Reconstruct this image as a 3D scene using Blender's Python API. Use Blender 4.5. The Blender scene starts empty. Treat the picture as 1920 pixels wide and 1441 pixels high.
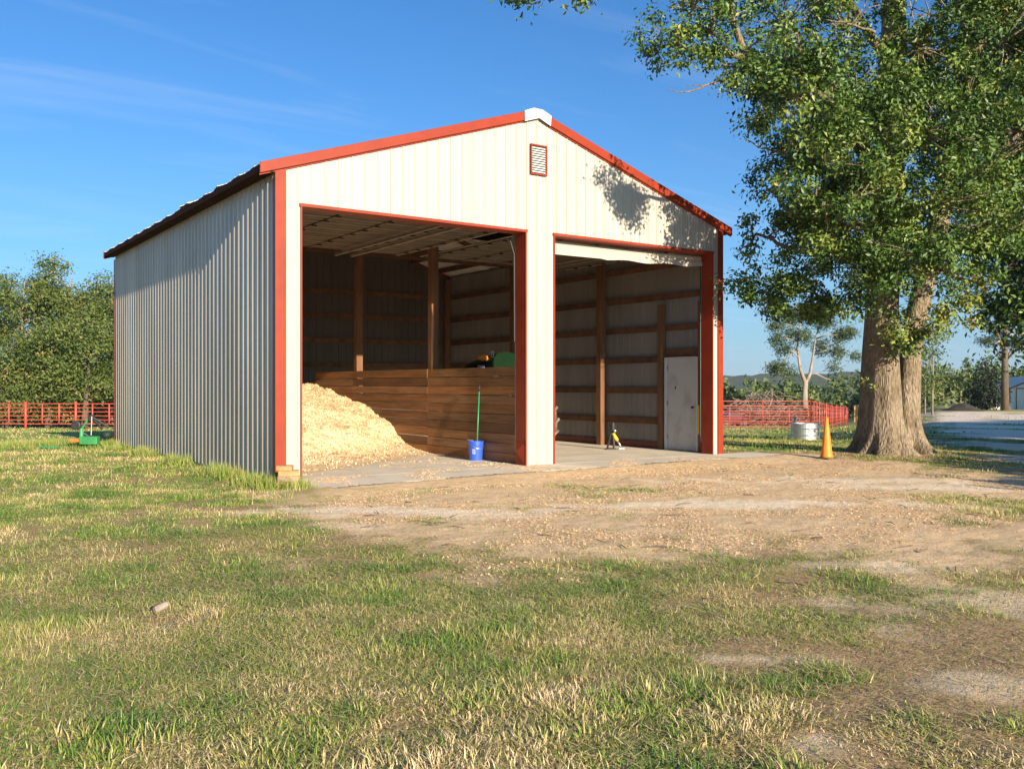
import bpy, math, random
import numpy as np
from mathutils import Vector, Matrix

random.seed(7)
RNG = np.random.default_rng(11)
scene = bpy.context.scene
C = scene.collection

# ------------------------------------------------------------------ camera, sky, sun, exposure
F = 1736.0                                   # focal length in photo pixels (1920 wide)
CAM = (-5.065, -13.61, 1.5)
FX, FY = 0.569, 0.822                        # viewing direction on the ground (world)
HOR = 722.0
cam_d = bpy.data.cameras.new('camera')
cam = bpy.data.objects.new('camera', cam_d)
C.objects.link(cam)
cam.location = CAM
cam.rotation_euler = (math.radians(90), 0, -math.atan2(FX, FY))
cam_d.sensor_width = 36.0
cam_d.lens = 36.0 * F / 1920.0
cam_d.shift_y = 1.5 / 1920.0
cam_d.clip_start = 0.05
cam_d.clip_end = 6000
scene.camera = cam

SUN_TO = Vector((-0.062, -1.0, 0.272)).normalized()      # direction towards the sun
sun_el = math.asin(SUN_TO.z)
sun_d = bpy.data.lights.new('sun', 'SUN')
sun_d.energy = 4.8
sun_d.angle = math.radians(0.5)
sun_d.color = (1.0, 0.85, 0.655)
sun = bpy.data.objects.new('sun', sun_d)
C.objects.link(sun)
sun.rotation_euler = SUN_TO.to_track_quat('Z', 'Y').to_euler()

world = bpy.data.worlds.new('World')
scene.world = world
world.use_nodes = True
wn, wl = world.node_tree.nodes, world.node_tree.links
for n in list(wn):
    wn.remove(n)
w_out = wn.new('ShaderNodeOutputWorld')
w_bg = wn.new('ShaderNodeBackground')
w_sky = wn.new('ShaderNodeTexSky')
w_sky.sky_type = 'NISHITA'
w_sky.sun_disc = False
w_sky.sun_elevation = sun_el
w_sky.sun_rotation = math.atan2(SUN_TO.x, SUN_TO.y)
w_sky.altitude = 100
w_sky.air_density = 1.0
w_sky.dust_density = 1.0
w_sky.ozone_density = 2.2
w_bg.inputs['Strength'].default_value = 0.080
# thin cirrus: a noise on a high flat layer, everywhere in the sky
w_tc = wn.new('ShaderNodeTexCoord')
w_sep = wn.new('ShaderNodeSeparateXYZ')
wl.new(w_tc.outputs['Generated'], w_sep.inputs[0])
w_zc = wn.new('ShaderNodeMath'); w_zc.operation = 'MAXIMUM'; w_zc.inputs[1].default_value = 0.03
wl.new(w_sep.outputs['Z'], w_zc.inputs[0])
w_zo = wn.new('ShaderNodeMath'); w_zo.operation = 'ADD'; w_zo.inputs[1].default_value = 0.12
wl.new(w_zc.outputs[0], w_zo.inputs[0])
w_dx = wn.new('ShaderNodeMath'); w_dx.operation = 'DIVIDE'
w_dy = wn.new('ShaderNodeMath'); w_dy.operation = 'DIVIDE'
wl.new(w_sep.outputs['X'], w_dx.inputs[0]); wl.new(w_zo.outputs[0], w_dx.inputs[1])
wl.new(w_sep.outputs['Y'], w_dy.inputs[0]); wl.new(w_zo.outputs[0], w_dy.inputs[1])
w_cmb = wn.new('ShaderNodeCombineXYZ')
wl.new(w_dx.outputs[0], w_cmb.inputs[0]); wl.new(w_dy.outputs[0], w_cmb.inputs[1])
w_map = wn.new('ShaderNodeMapping')
w_map.inputs['Rotation'].default_value = (0, 0, math.radians(52))
w_map.inputs['Scale'].default_value = (0.55, 2.0, 1.0)
wl.new(w_cmb.outputs[0], w_map.inputs[0])
w_noi = wn.new('ShaderNodeTexNoise')
w_noi.inputs['Scale'].default_value = 1.15
w_noi.inputs['Detail'].default_value = 8
w_noi.inputs['Roughness'].default_value = 0.58
w_noi.inputs['Distortion'].default_value = 1.1
wl.new(w_map.outputs[0], w_noi.inputs['Vector'])
w_mr = wn.new('ShaderNodeMapRange')
w_mr.inputs['From Min'].default_value = 0.50
w_mr.inputs['From Max'].default_value = 0.85
w_mr.inputs['To Min'].default_value = 0.0
w_mr.inputs['To Max'].default_value = 0.24
wl.new(w_noi.outputs['Fac'], w_mr.inputs['Value'])
w_mix = wn.new('ShaderNodeMix'); w_mix.data_type = 'RGBA'
w_mix.inputs[7].default_value = (5.2, 5.6, 6.2, 1)
wl.new(w_mr.outputs[0], w_mix.inputs[0])
w_hs = wn.new('ShaderNodeHueSaturation')
w_hs.inputs['Saturation'].default_value = 1.0; w_hs.inputs['Hue'].default_value = 0.5
wl.new(w_sky.outputs[0], w_hs.inputs['Color'])
w_gr = wn.new('ShaderNodeMix'); w_gr.data_type = 'RGBA'; w_gr.blend_type = 'MULTIPLY'; w_gr.inputs[0].default_value = 1.0
w_gr.inputs[7].default_value = (0.31, 0.71, 1.10, 1)      # the whole sky a clearer blue
wl.new(w_hs.outputs[0], w_gr.inputs[6])
# pale band of thick air round the whole horizon
w_hz = wn.new('ShaderNodeMath'); w_hz.operation = 'MULTIPLY'; w_hz.inputs[1].default_value = -9.0
wl.new(w_zc.outputs[0], w_hz.inputs[0])
w_he = wn.new('ShaderNodeMath'); w_he.operation = 'EXPONENT'
wl.new(w_hz.outputs[0], w_he.inputs[0])
w_hm = wn.new('ShaderNodeMath'); w_hm.operation = 'MULTIPLY'; w_hm.inputs[1].default_value = 0.75
wl.new(w_he.outputs[0], w_hm.inputs[0])
w_hx = wn.new('ShaderNodeMix'); w_hx.data_type = 'RGBA'; w_hx.inputs[7].default_value = (3.3, 4.3, 5.5, 1)
wl.new(w_hm.outputs[0], w_hx.inputs[0]); wl.new(w_gr.outputs[2], w_hx.inputs[6])
wl.new(w_hx.outputs[2], w_mix.inputs[6])
wl.new(w_mix.outputs[2], w_bg.inputs['Color'])
wl.new(w_bg.outputs[0], w_out.inputs[0])

vs = scene.view_settings
vs.view_transform = 'Standard'
vs.look = 'None'
vs.gamma = 1.0
vs.use_curve_mapping = False
vs.exposure = 1.05
scene.render.film_transparent = False
scene.cycles.max_bounces = 8
scene.cycles.diffuse_bounces = 4
scene.cycles.transparent_max_bounces = 8

# ------------------------------------------------------------------ helpers
def rd(x, y):
    """camera-relative right / forward distances of a world point"""
    ux, uy = x - CAM[0], y - CAM[1]
    return ux * FY - uy * FX, ux * FX + uy * FY

def at(px, d):
    """world x, y of the point seen in column px at forward distance d"""
    r = (px - 960.0) / F * d
    return (CAM[0] + r * FY + d * FX, CAM[1] - r * FX + d * FY)

def at3(px, py, d):
    x, y = at(px, d)
    return Vector((x, y, CAM[2] + (HOR - py) / F * d))

def gp(px, py):
    """world x, y of flat ground (z = 0) seen at a pixel"""
    return at(px, CAM[2] * F / (py - HOR))

_A = np.array([-2.0, -0.6, 0.0, 0.345, 0.46, 2.0])
_K = np.array([0.035, 0.035, 0.037, 0.037, 0.0145, 0.0145])
def terrain(x, y):
    x = np.asarray(x, float); y = np.asarray(y, float)
    r, d = rd(x, y)
    a = np.clip(r / np.maximum(d, 1.0), -2, 2)
    k = np.interp(a, _A, _K)
    e = np.clip(d - 21.0, 0, 230.0)
    s = np.where(e < 6, e * e / 12.0, e - 3.0)
    return -k * s
def tz(x, y):
    return float(terrain(x, y))

def hash2(ix, iy, seed):
    h = (ix.astype(np.int64) * 374761393 + iy.astype(np.int64) * 668265263 + seed * 974634541) & 0x7fffffff
    h = ((h ^ (h >> 13)) * 1274126177) & 0x7fffffff
    h = ((h ^ (h >> 16)) * 668265263) & 0x7fffffff
    return (h & 0xffff) / 65535.0
def vnoise(x, y, seed=0):
    ix, iy = np.floor(x), np.floor(y)
    fx, fy = x - ix, y - iy
    fx = fx * fx * (3 - 2 * fx); fy = fy * fy * (3 - 2 * fy)
    a = hash2(ix, iy, seed); b = hash2(ix + 1, iy, seed)
    c = hash2(ix, iy + 1, seed); d = hash2(ix + 1, iy + 1, seed)
    return (a * (1 - fx) + b * fx) * (1 - fy) + (c * (1 - fx) + d * fx) * fy
def fbm(x, y, seed=0, octv=4):
    x = np.asarray(x, float); y = np.asarray(y, float)
    s = 0; amp = 0.5; tot = 0
    for o in range(octv):
        s = s + amp * vnoise(x * 2 ** o + 17.3 * o, y * 2 ** o - 9.1 * o, seed + o)
        tot += amp; amp *= 0.5
    return s / tot
def sstep(a, b, v):
    t = np.clip((v - a) / (b - a), 0, 1)
    return t * t * (3 - 2 * t)
def poly_sd(x, y, poly):
    """signed distance to a polygon, positive inside"""
    P = np.array(poly); n = len(P)
    best = np.full(np.shape(x), 1e9); ins = np.zeros(np.shape(x), bool)
    for i in range(n):
        x0, y0 = P[i]; x1, y1 = P[(i + 1) % n]
        ex, ey = x1 - x0, y1 - y0
        t = np.clip(((x - x0) * ex + (y - y0) * ey) / (ex * ex + ey * ey + 1e-9), 0, 1)
        best = np.minimum(best, np.hypot(x - x0 - t * ex, y - y0 - t * ey))
        cond = (y0 > y) != (y1 > y)
        xi = x0 + (y - y0) / (ey if abs(ey) > 1e-9 else 1e-9) * ex
        ins ^= cond & (x < xi)
    return np.where(ins, best, -best)

# -- materials
def mat(name, col, rough=0.7, metal=0.0, var=0.0, scale=3.0, bump=0.0, bscale=40.0, col2=None,
        stretch=(1, 1, 1), spec=0.5, detail=5.0, coord='Object', contrast=(0.35, 0.65), coat=0.0):
    m = bpy.data.materials.new(name)
    m.use_nodes = True
    nt = m.node_tree; N, L = nt.nodes, nt.links
    b = N['Principled BSDF']
    b.inputs['Roughness'].default_value = rough
    b.inputs['Metallic'].default_value = metal
    b.inputs['Specular IOR Level'].default_value = spec
    b.inputs['Coat Weight'].default_value = coat
    b.inputs['Base Color'].default_value = (*col, 1)
    tc = N.new('ShaderNodeTexCoord')
    mp = N.new('ShaderNodeMapping'); mp.inputs['Scale'].default_value = stretch
    L.new(tc.outputs[coord], mp.inputs[0])
    if var > 0 or col2:
        if not col2:
            col2 = tuple(max(0, c * (1 - var)) for c in col)
        nz = N.new('ShaderNodeTexNoise')
        nz.inputs['Scale'].default_value = scale; nz.inputs['Detail'].default_value = detail
        nz.inputs['Roughness'].default_value = 0.62
        L.new(mp.outputs[0], nz.inputs['Vector'])
        r = N.new('ShaderNodeValToRGB')
        r.color_ramp.elements[0].position = contrast[0]; r.color_ramp.elements[1].position = contrast[1]
        r.color_ramp.elements[0].color = (*col2, 1); r.color_ramp.elements[1].color = (*col, 1)
        L.new(nz.outputs['Fac'], r.inputs[0])
        L.new(r.outputs[0], b.inputs['Base Color'])
        mr = N.new('ShaderNodeMapRange')
        mr.inputs['To Min'].default_value = min(1, rough + 0.12); mr.inputs['To Max'].default_value = max(0.05, rough - 0.08)
        L.new(nz.outputs['Fac'], mr.inputs[0]); L.new(mr.outputs[0], b.inputs['Roughness'])
    if bump > 0:
        nb = N.new('ShaderNodeTexNoise')
        nb.inputs['Scale'].default_value = bscale; nb.inputs['Detail'].default_value = 6
        nb.inputs['Roughness'].default_value = 0.65
        L.new(mp.outputs[0], nb.inputs['Vector'])
        bp = N.new('ShaderNodeBump'); bp.inputs['Strength'].default_value = 0.8; bp.inputs['Distance'].default_value = bump
        L.new(nb.outputs['Fac'], bp.inputs['Height']); L.new(bp.outputs[0], b.inputs['Normal'])
    return m

def per_object(m, amt):
    """each sheet a slightly different shade"""
    N, L = m.node_tree.nodes, m.node_tree.links
    b = N['Principled BSDF']; src = b.inputs['Base Color'].links[0].from_socket
    oi = N.new('ShaderNodeObjectInfo'); mr = N.new('ShaderNodeMapRange')
    mr.inputs['To Min'].default_value = 1 - amt; mr.inputs['To Max'].default_value = 1 + amt
    L.new(oi.outputs['Random'], mr.inputs[0])
    mx = N.new('ShaderNodeMix'); mx.data_type = 'RGBA'; mx.blend_type = 'MULTIPLY'; mx.inputs[0].default_value = 1.0
    cb = N.new('ShaderNodeCombineColor')
    for k in range(3): L.new(mr.outputs[0], cb.inputs[k])
    L.new(src, mx.inputs[6]); L.new(cb.outputs[0], mx.inputs[7]); L.new(mx.outputs[2], b.inputs['Base Color'])
def attr_mat(name, ramp, rough=0.6, transl=0.25, spec=0.3, attr='tint'):
    """colour ramp driven by a per-piece random attribute, with some light passing through"""
    m = bpy.data.materials.new(name); m.use_nodes = True
    nt = m.node_tree; N, L = nt.nodes, nt.links
    b = N['Principled BSDF']; out = N['Material Output']
    b.inputs['Roughness'].default_value = rough; b.inputs['Specular IOR Level'].default_value = spec
    a = N.new('ShaderNodeAttribute'); a.attribute_name = attr
    r = N.new('ShaderNodeValToRGB')
    els = r.color_ramp.elements
    els[0].position, els[0].color = ramp[0][0], (*ramp[0][1], 1)
    els[1].position, els[1].color = ramp[-1][0], (*ramp[-1][1], 1)
    for p, c in ramp[1:-1]:
        e = els.new(p); e.color = (*c, 1)
    L.new(a.outputs['Fac'], r.inputs[0])
    L.new(r.outputs[0], b.inputs['Base Color'])
    if transl > 0:
        t = N.new('ShaderNodeBsdfTranslucent'); mx = N.new('ShaderNodeMixShader')
        mx.inputs[0].default_value = transl
        L.new(r.outputs[0], t.inputs[0])
        L.new(b.outputs[0], mx.inputs[1]); L.new(t.outputs[0], mx.inputs[2]); L.new(mx.outputs[0], out.inputs[0])
    return m

# -- mesh collecting
class MB:
    def __init__(s):
        s.v = []; s.f = []
    def add(s, vs, fs):
        o = len(s.v); s.v += [tuple(v) for v in vs]; s.f += [tuple(i + o for i in f) for f in fs]; return s
    def box(s, x0, x1, y0, y1, z0, z1, M=None):
        vs = [Vector((x, y, z)) for x in (x0, x1) for y in (y0, y1) for z in (z0, z1)]
        if M: vs = [M @ v for v in vs]
        return s.add(vs, [(0, 1, 3, 2), (4, 6, 7, 5), (0, 4, 5, 1), (2, 3, 7, 6), (0, 2, 6, 4), (1, 5, 7, 3)])
    def tube(s, pts, rad, n=8, caps=True):
        pts = [Vector(p) for p in pts]
        if not hasattr(rad, '__len__'): rad = [rad] * len(pts)
        rings = []; prev = None
        for i, p in enumerate(pts):
            t = (pts[min(i + 1, len(pts) - 1)] - pts[max(i - 1, 0)]).normalized()
            if prev is None:
                a = Vector((0, 0, 1)) if abs(t.z) < 0.9 else Vector((1, 0, 0))
                u = t.cross(a).normalized()
            else:
                u = (prev - t * prev.dot(t)).normalized()
            prev = u; w = t.cross(u)
            rings.append([p + (u * math.cos(2 * math.pi * k / n) + w * math.sin(2 * math.pi * k / n)) * rad[i] for k in range(n)])
        vs = [v for r in rings for v in r]; fs = []
        for i in range(len(rings) - 1):
            for k in range(n):
                k2 = (k + 1) % n
                fs.append((i * n + k, i * n + k2, (i + 1) * n + k2, (i + 1) * n + k))
        if caps:
            fs.append(tuple(reversed(range(n)))); fs.append(tuple((len(rings) - 1) * n + k for k in range(n)))
        return s.add(vs, fs)
    def lathe(s, prof, n=24, M=None):
        """profile of (radius, z) turned about z"""
        vs = []
        for r, z in prof:
            for k in range(n):
                a = 2 * math.pi * k / n
                vs.append(Vector((r * math.cos(a), r * math.sin(a), z)))
        if M: vs = [M @ v for v in vs]
        fs = []
        for i in range(len(prof) - 1):
            for k in range(n):
                k2 = (k + 1) % n
                fs.append((i * n + k, i * n + k2, (i + 1) * n + k2, (i + 1) * n + k))
        fs.append(tuple(reversed(range(n)))); fs.append(tuple((len(prof) - 1) * n + k for k in range(n)))
        return s.add(vs, fs)
    def build(s, name, m, parent=None, smooth=False, bevel=0.0):
        me = bpy.data.meshes.new(name)
        me.from_pydata(s.v, [], s.f); me.update()
        if m: me.materials.append(m)
        if smooth:
            me.polygons.foreach_set('use_smooth', [True] * len(me.polygons))
        o = bpy.data.objects.new(name, me); C.objects.link(o)
        if parent: o.parent = parent
        if bevel > 0:
            bv = o.modifiers.new('bevel', 'BEVEL'); bv.width = bevel; bv.segments = 2; bv.limit_method = 'ANGLE'
        return o

def mesh_np(name, V, faces, m, parent=None, attrs=None, smooth=False):
    """big mesh from arrays: V (n,3), faces (k,3 or 4)"""
    me = bpy.data.meshes.new(name)
    nv, nf, k = len(V), len(faces), faces.shape[1]
    me.vertices.add(nv); me.vertices.foreach_set('co', np.ascontiguousarray(V, np.float32).ravel())
    me.loops.add(nf * k); me.loops.foreach_set('vertex_index', np.ascontiguousarray(faces, np.int32).ravel())
    me.polygons.add(nf)
    me.polygons.foreach_set('loop_start', np.arange(0, nf * k, k, dtype=np.int32))
    if smooth:
        me.polygons.foreach_set('use_smooth', np.ones(nf, bool))
    for an, arr in (attrs or {}).items():
        a = me.attributes.new(an, 'FLOAT', 'POINT'); a.data.foreach_set('value', np.ascontiguousarray(arr, np.float32))
    me.materials.append(m)
    me.update(calc_edges=True)
    o = bpy.data.objects.new(name, me); C.objects.link(o)
    if parent: o.parent = parent
    return o

def tag(o, label=None, cat=None, group=None, kind=None):
    if label: o['label'] = label
    if cat: o['category'] = cat
    if group: o['group'] = group
    if kind: o['kind'] = kind
    return o
def empty(name, loc, label, cat, group=None, rz=0.0):
    o = bpy.data.objects.new(name, None); C.objects.link(o)
    o.location = loc; o.rotation_euler.z = rz; o.empty_display_size = 0.3
    return tag(o, label, cat, group)
def child_of(o, root):
    """parent a piece built in world coordinates to an unrotated root"""
    o.parent = root
    o.location = -Vector(root.location)
    return o

# ------------------------------------------------------------------ materials
M = {}
M['cream'] = mat('cream_steel', (0.405, 0.38, 0.33), rough=0.42, var=0.05, scale=0.8, stretch=(2, 2, 0.3), bump=0.004, bscale=2.2)
M['galv'] = mat('galvalume', (0.48, 0.43, 0.355), rough=0.32, metal=0.1, var=0.2, scale=1.2, stretch=(1, 1, 0.25), bump=0.004, bscale=2.2)
M['liner_shaded'] = mat('offwhite_steel_shaded', (0.085, 0.072, 0.058), rough=0.55, var=0.2, scale=1.5, stretch=(1, 1, 0.3))  # off-white liner darkened: the back wall's shade is put into its colour
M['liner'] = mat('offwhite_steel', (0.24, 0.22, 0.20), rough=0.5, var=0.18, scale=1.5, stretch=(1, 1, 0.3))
M['roofm'] = mat('roof_steel', (0.72, 0.70, 0.66), rough=0.38, metal=0.3, var=0.12, scale=2.0)
M['red'] = mat('red_trim', (0.28, 0.038, 0.015), rough=0.45, spec=0.25, var=0.22, scale=2.2, bump=0.001, bscale=4)
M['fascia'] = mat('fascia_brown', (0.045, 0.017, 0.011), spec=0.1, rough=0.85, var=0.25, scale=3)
M['dred'] = mat('dark_red_trim', (0.17, 0.036, 0.02), rough=0.5, var=0.25, scale=3)
M['white'] = mat('white_paint', (0.62, 0.61, 0.585), rough=0.45, var=0.08, scale=2.5)
M['door'] = mat('door_paint', (0.52, 0.51, 0.49), rough=0.5, var=0.30, scale=2.2, contrast=(0.28, 0.5))
M['dsec'] = mat('door_section_shaded', (0.15, 0.12, 0.085), rough=0.6, var=0.3, scale=2.0)  # pale door paint darkened to stand in for shade under the roof
M['timber'] = mat('framing_timber', (0.15, 0.064, 0.026), rough=0.75, var=0.5, scale=3.5, stretch=(1.2, 1.2, 1.2), bump=0.002, bscale=25)
M['post'] = mat('post_timber', (0.20, 0.09, 0.038), rough=0.78, var=0.45, scale=4, stretch=(2.5, 2.5, 0.35), bump=0.003, bscale=18)
per_object(M['cream'], 0.045); per_object(M['galv'], 0.07); per_object(M['liner'], 0.08); per_object(M['timber'], 0.25)
def plank_mat(i, col):
    m = mat('plank_wood_%d' % i, col, rough=0.62, var=0.55, scale=2.6, stretch=(4, 0.55, 7), bump=0.003, bscale=9, contrast=(0.3, 0.68), detail=9)
    return m
PL = [plank_mat(i, c) for i, c in enumerate([(0.34, 0.145, 0.045), (0.29, 0.125, 0.042), (0.38, 0.18, 0.065), (0.25, 0.105, 0.038), (0.32, 0.16, 0.07)])]
for m_ in PL: per_object(m_, 0.28)
M['concrete'] = mat('concrete', (0.80, 0.69, 0.53), rough=0.85, var=0.30, scale=1.6, bump=0.004, bscale=18, detail=10, contrast=(0.25, 0.62))
M['shav'] = None
M['bark'] = None
M['black'] = mat('black_metal', (0.025, 0.025, 0.027), rough=0.5, var=0.2)
M['steel'] = mat('galvanised', (0.62, 0.64, 0.66), rough=0.33, metal=0.9, var=0.15, scale=5)
M['rust'] = mat('track_steel', (0.40, 0.36, 0.31), rough=0.5, metal=0.5, var=0.3)
M['fence'] = mat('red_pipe', (0.50, 0.085, 0.06), rough=0.5, var=0.3, scale=1.5)
M['orange'] = mat('cone_orange', (0.85, 0.24, 0.015), rough=0.5, var=0.22, scale=4, contrast=(0.25, 0.6))
M['rubber'] = mat('rubber', (0.035, 0.033, 0.03), rough=0.85, col2=(0.16, 0.14, 0.11), scale=6)
M['dust'] = mat('dusty_lug', (0.20, 0.17, 0.135), rough=0.9, var=0.5, scale=8)
M['tgreen'] = mat('tractor_green_shaded', (0.004, 0.020, 0.006), spec=0.08, rough=0.6, var=0.2)  # green taken far down, so the bay's shade sits in the colour
M['igreen'] = mat('implement_green', (0.04, 0.27, 0.08), rough=0.55, var=0.35, scale=5)
M['yellow'] = mat('yellow_paint', (0.75, 0.50, 0.02), rough=0.4, var=0.1)
M['blue'] = mat('bucket_blue', (0.03, 0.10, 0.55), rough=0.38, var=0.08)
M['iorange'] = mat('implement_orange', (0.75, 0.18, 0.03), rough=0.5, var=0.3, scale=6)
M['grip'] = mat('pole_green', (0.02, 0.26, 0.10), rough=0.4)
M['lumber'] = mat('cut_timber', (0.55, 0.30, 0.12), rough=0.75, var=0.4, scale=7, stretch=(1, 1, 3), bump=0.003, bscale=20)
M['lumber2'] = mat('weathered_timber', (0.36, 0.25, 0.17), rough=0.8, var=0.4, scale=7, bump=0.003, bscale=20)
M['shedw'] = mat('shed_wall', (0.58, 0.62, 0.64), rough=0.55, var=0.1)
M['palebark'] = mat('pale_bark', (0.36, 0.30, 0.235), rough=0.85, var=0.4, scale=5, stretch=(1, 1, 0.3), bump=0.02, bscale=6)
M['dbark'] = mat('dark_bark', (0.17, 0.125, 0.09), rough=0.9, var=0.4, scale=5, stretch=(1, 1, 0.25), bump=0.02, bscale=6)
M['brush'] = mat('dead_brush', (0.30, 0.23, 0.18), rough=0.9, var=0.4)
M['soil'] = mat('dark_soil', (0.06, 0.047, 0.036), rough=0.95, var=0.4, scale=2, bump=0.05, bscale=3)

def bark_mat():
    m = bpy.data.materials.new('oak_bark'); m.use_nodes = True
    N, L = m.node_tree.nodes, m.node_tree.links
    b = N['Principled BSDF']; b.inputs['Roughness'].default_value = 0.9; b.inputs['Specular IOR Level'].default_value = 0.2
    tc = N.new('ShaderNodeTexCoord'); mp = N.new('ShaderNodeMapping'); mp.inputs['Scale'].default_value = (1, 1, 0.30)
    L.new(tc.outputs['Object'], mp.inputs[0])
    n1 = N.new('ShaderNodeTexNoise'); n1.inputs['Scale'].default_value = 26; n1.inputs['Detail'].default_value = 7; n1.inputs['Roughness'].default_value = 0.7
    n2 = N.new('ShaderNodeTexNoise'); n2.inputs['Scale'].default_value = 2.0; n2.inputs['Detail'].default_value = 5
    vo = N.new('ShaderNodeTexVoronoi'); vo.feature = 'DISTANCE_TO_EDGE'; vo.inputs['Scale'].default_value = 17
    for t in (n1, vo): L.new(mp.outputs[0], t.inputs['Vector'])
    L.new(tc.outputs['Object'], n2.inputs['Vector'])
    r = N.new('ShaderNodeValToRGB')
    r.color_ramp.elements[0].position = 0.3; r.color_ramp.elements[0].color = (0.12, 0.09, 0.06, 1)
    r.color_ramp.elements[1].position = 0.62; r.color_ramp.elements[1].color = (0.42, 0.335, 0.235, 1)
    L.new(n1.outputs['Fac'], r.inputs[0])
    mx = N.new('ShaderNodeMix'); mx.data_type = 'RGBA'; mx.blend_type = 'MULTIPLY'
    r2 = N.new('ShaderNodeValToRGB')
    r2.color_ramp.elements[0].position = 0.35; r2.color_ramp.elements[0].color = (0.62, 0.60, 0.55, 1)
    r2.color_ramp.elements[1].position = 0.65; r2.color_ramp.elements[1].color = (1, 1, 1, 1)
    L.new(n2.outputs['Fac'], r2.inputs[0])
    mx.inputs[0].default_value = 1.0
    L.new(r.outputs[0], mx.inputs[6]); L.new(r2.outputs[0], mx.inputs[7]); L.new(mx.outputs[2], b.inputs['Base Color'])
    ad = N.new('ShaderNodeMath'); ad.operation = 'ADD'
    sc = N.new('ShaderNodeMath'); sc.operation = 'MULTIPLY'; sc.inputs[1].default_value = 1.2
    L.new(vo.outputs['Distance'], sc.inputs[0]); L.new(sc.outputs[0], ad.inputs[0]); L.new(n1.outputs['Fac'], ad.inputs[1])
    bp = N.new('ShaderNodeBump'); bp.inputs['Strength'].default_value = 1.0; bp.inputs['Distance'].default_value = 0.045
    L.new(ad.outputs[0], bp.inputs['Height']); L.new(bp.outputs[0], b.inputs['Normal'])
    return m
M['bark'] = bark_mat()
M['shav'] = mat('shavings', (0.84, 0.66, 0.42), rough=0.9, col2=(0.52, 0.35, 0.19), scale=26, bump=0.03, bscale=22, detail=9)
M['flake'] = attr_mat('shaving_flakes', [(0, (0.30, 0.17, 0.08)), (0.3, (0.62, 0.44, 0.25)), (0.75, (0.82, 0.65, 0.43)), (1, (0.9, 0.79, 0.60))], rough=0.8, transl=0.15)
M['chip'] = attr_mat('litter', [(0, (0.16, 0.10, 0.06)), (0.16, (0.48, 0.31, 0.17)), (0.5, (0.78, 0.54, 0.30)), (1, (0.92, 0.74, 0.52))], rough=0.85, transl=0.05)
M['grass'] = attr_mat('grass_blades', [(0, (0.065, 0.155, 0.022)), (0.3, (0.15, 0.26, 0.038)), (0.52, (0.33, 0.37, 0.07)), (0.72, (0.50, 0.40, 0.17)), (1, (0.68, 0.53, 0.31))], rough=0.65, transl=0.12)
M['oakleaf'] = attr_mat('oak_leaves', [(0, (0.022, 0.052, 0.010)), (0.45, (0.064, 0.125, 0.021)), (0.85, (0.165, 0.245, 0.045)), (0.94, (0.25, 0.27, 0.045)), (0.985, (0.33, 0.24, 0.04)), (1, (0.34, 0.14, 0.05))], rough=0.45, transl=0.10, spec=0.4)
M['woodleaf'] = attr_mat('mixed_leaves', [(0, (0.045, 0.08, 0.018)), (0.5, (0.11, 0.16, 0.036)), (0.85, (0.20, 0.22, 0.056)), (1, (0.30, 0.22, 0.085))], rough=0.6, transl=0.25)
M['pineleaf'] = attr_mat('pine_needles', [(0, (0.03, 0.06, 0.025)), (0.6, (0.07, 0.115, 0.045)), (1, (0.18, 0.19, 0.07))], rough=0.55, transl=0.15)
M['farleaf'] = attr_mat('far_leaves', [(0, (0.045, 0.08, 0.026)), (0.5, (0.10, 0.145, 0.042)), (1, (0.22, 0.24, 0.075))], rough=0.7, transl=0.2)
M['darkleaf'] = attr_mat('dark_leaves', [(0, (0.012, 0.022, 0.014)), (1, (0.03, 0.05, 0.028))], rough=0.7, transl=0.1)

# ------------------------------------------------------------------ ground
APRON = [gp(*p) for p in [(540, 940), (610, 1000), (760, 1030), (900, 1062), (1120, 1085), (1330, 1045), (1500, 1040), (1700, 1070), (1990, 1060),
                          (2050, 960), (1980, 905), (1760, 868), (1600, 858), (1450, 853), (1300, 860)]] + [(9.0, 0.5), (0.5, 0.5)]
ROAD = [at(px, d) for px, d in [(1724, 84), (1735, 60), (1748, 37), (1787, 24), (1854, 18.8), (1930, 16.0), (2150, 13), (2700, 30), (2400, 92)]]
SANDS = [gp(800, 958) + (1.95, 0.42), gp(640, 985) + (0.5, 0.2), gp(1420, 945) + (2.6, 0.35), gp(1700, 912) + (2.6, 0.45), gp(1560, 900) + (2.2, 0.5), gp(1820, 950) + (1.2, 0.3),
         gp(1800, 1140) + (1.0, 0.5), gp(1530, 1390) + (0.16, 0.14), gp(1840, 1290) + (0.4, 0.2), gp(1440, 1235) + (0.3, 0.12),
         gp(960, 1135) + (0.3, 0.12), gp(1640, 1060) + (0.8, 0.25)]
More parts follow.
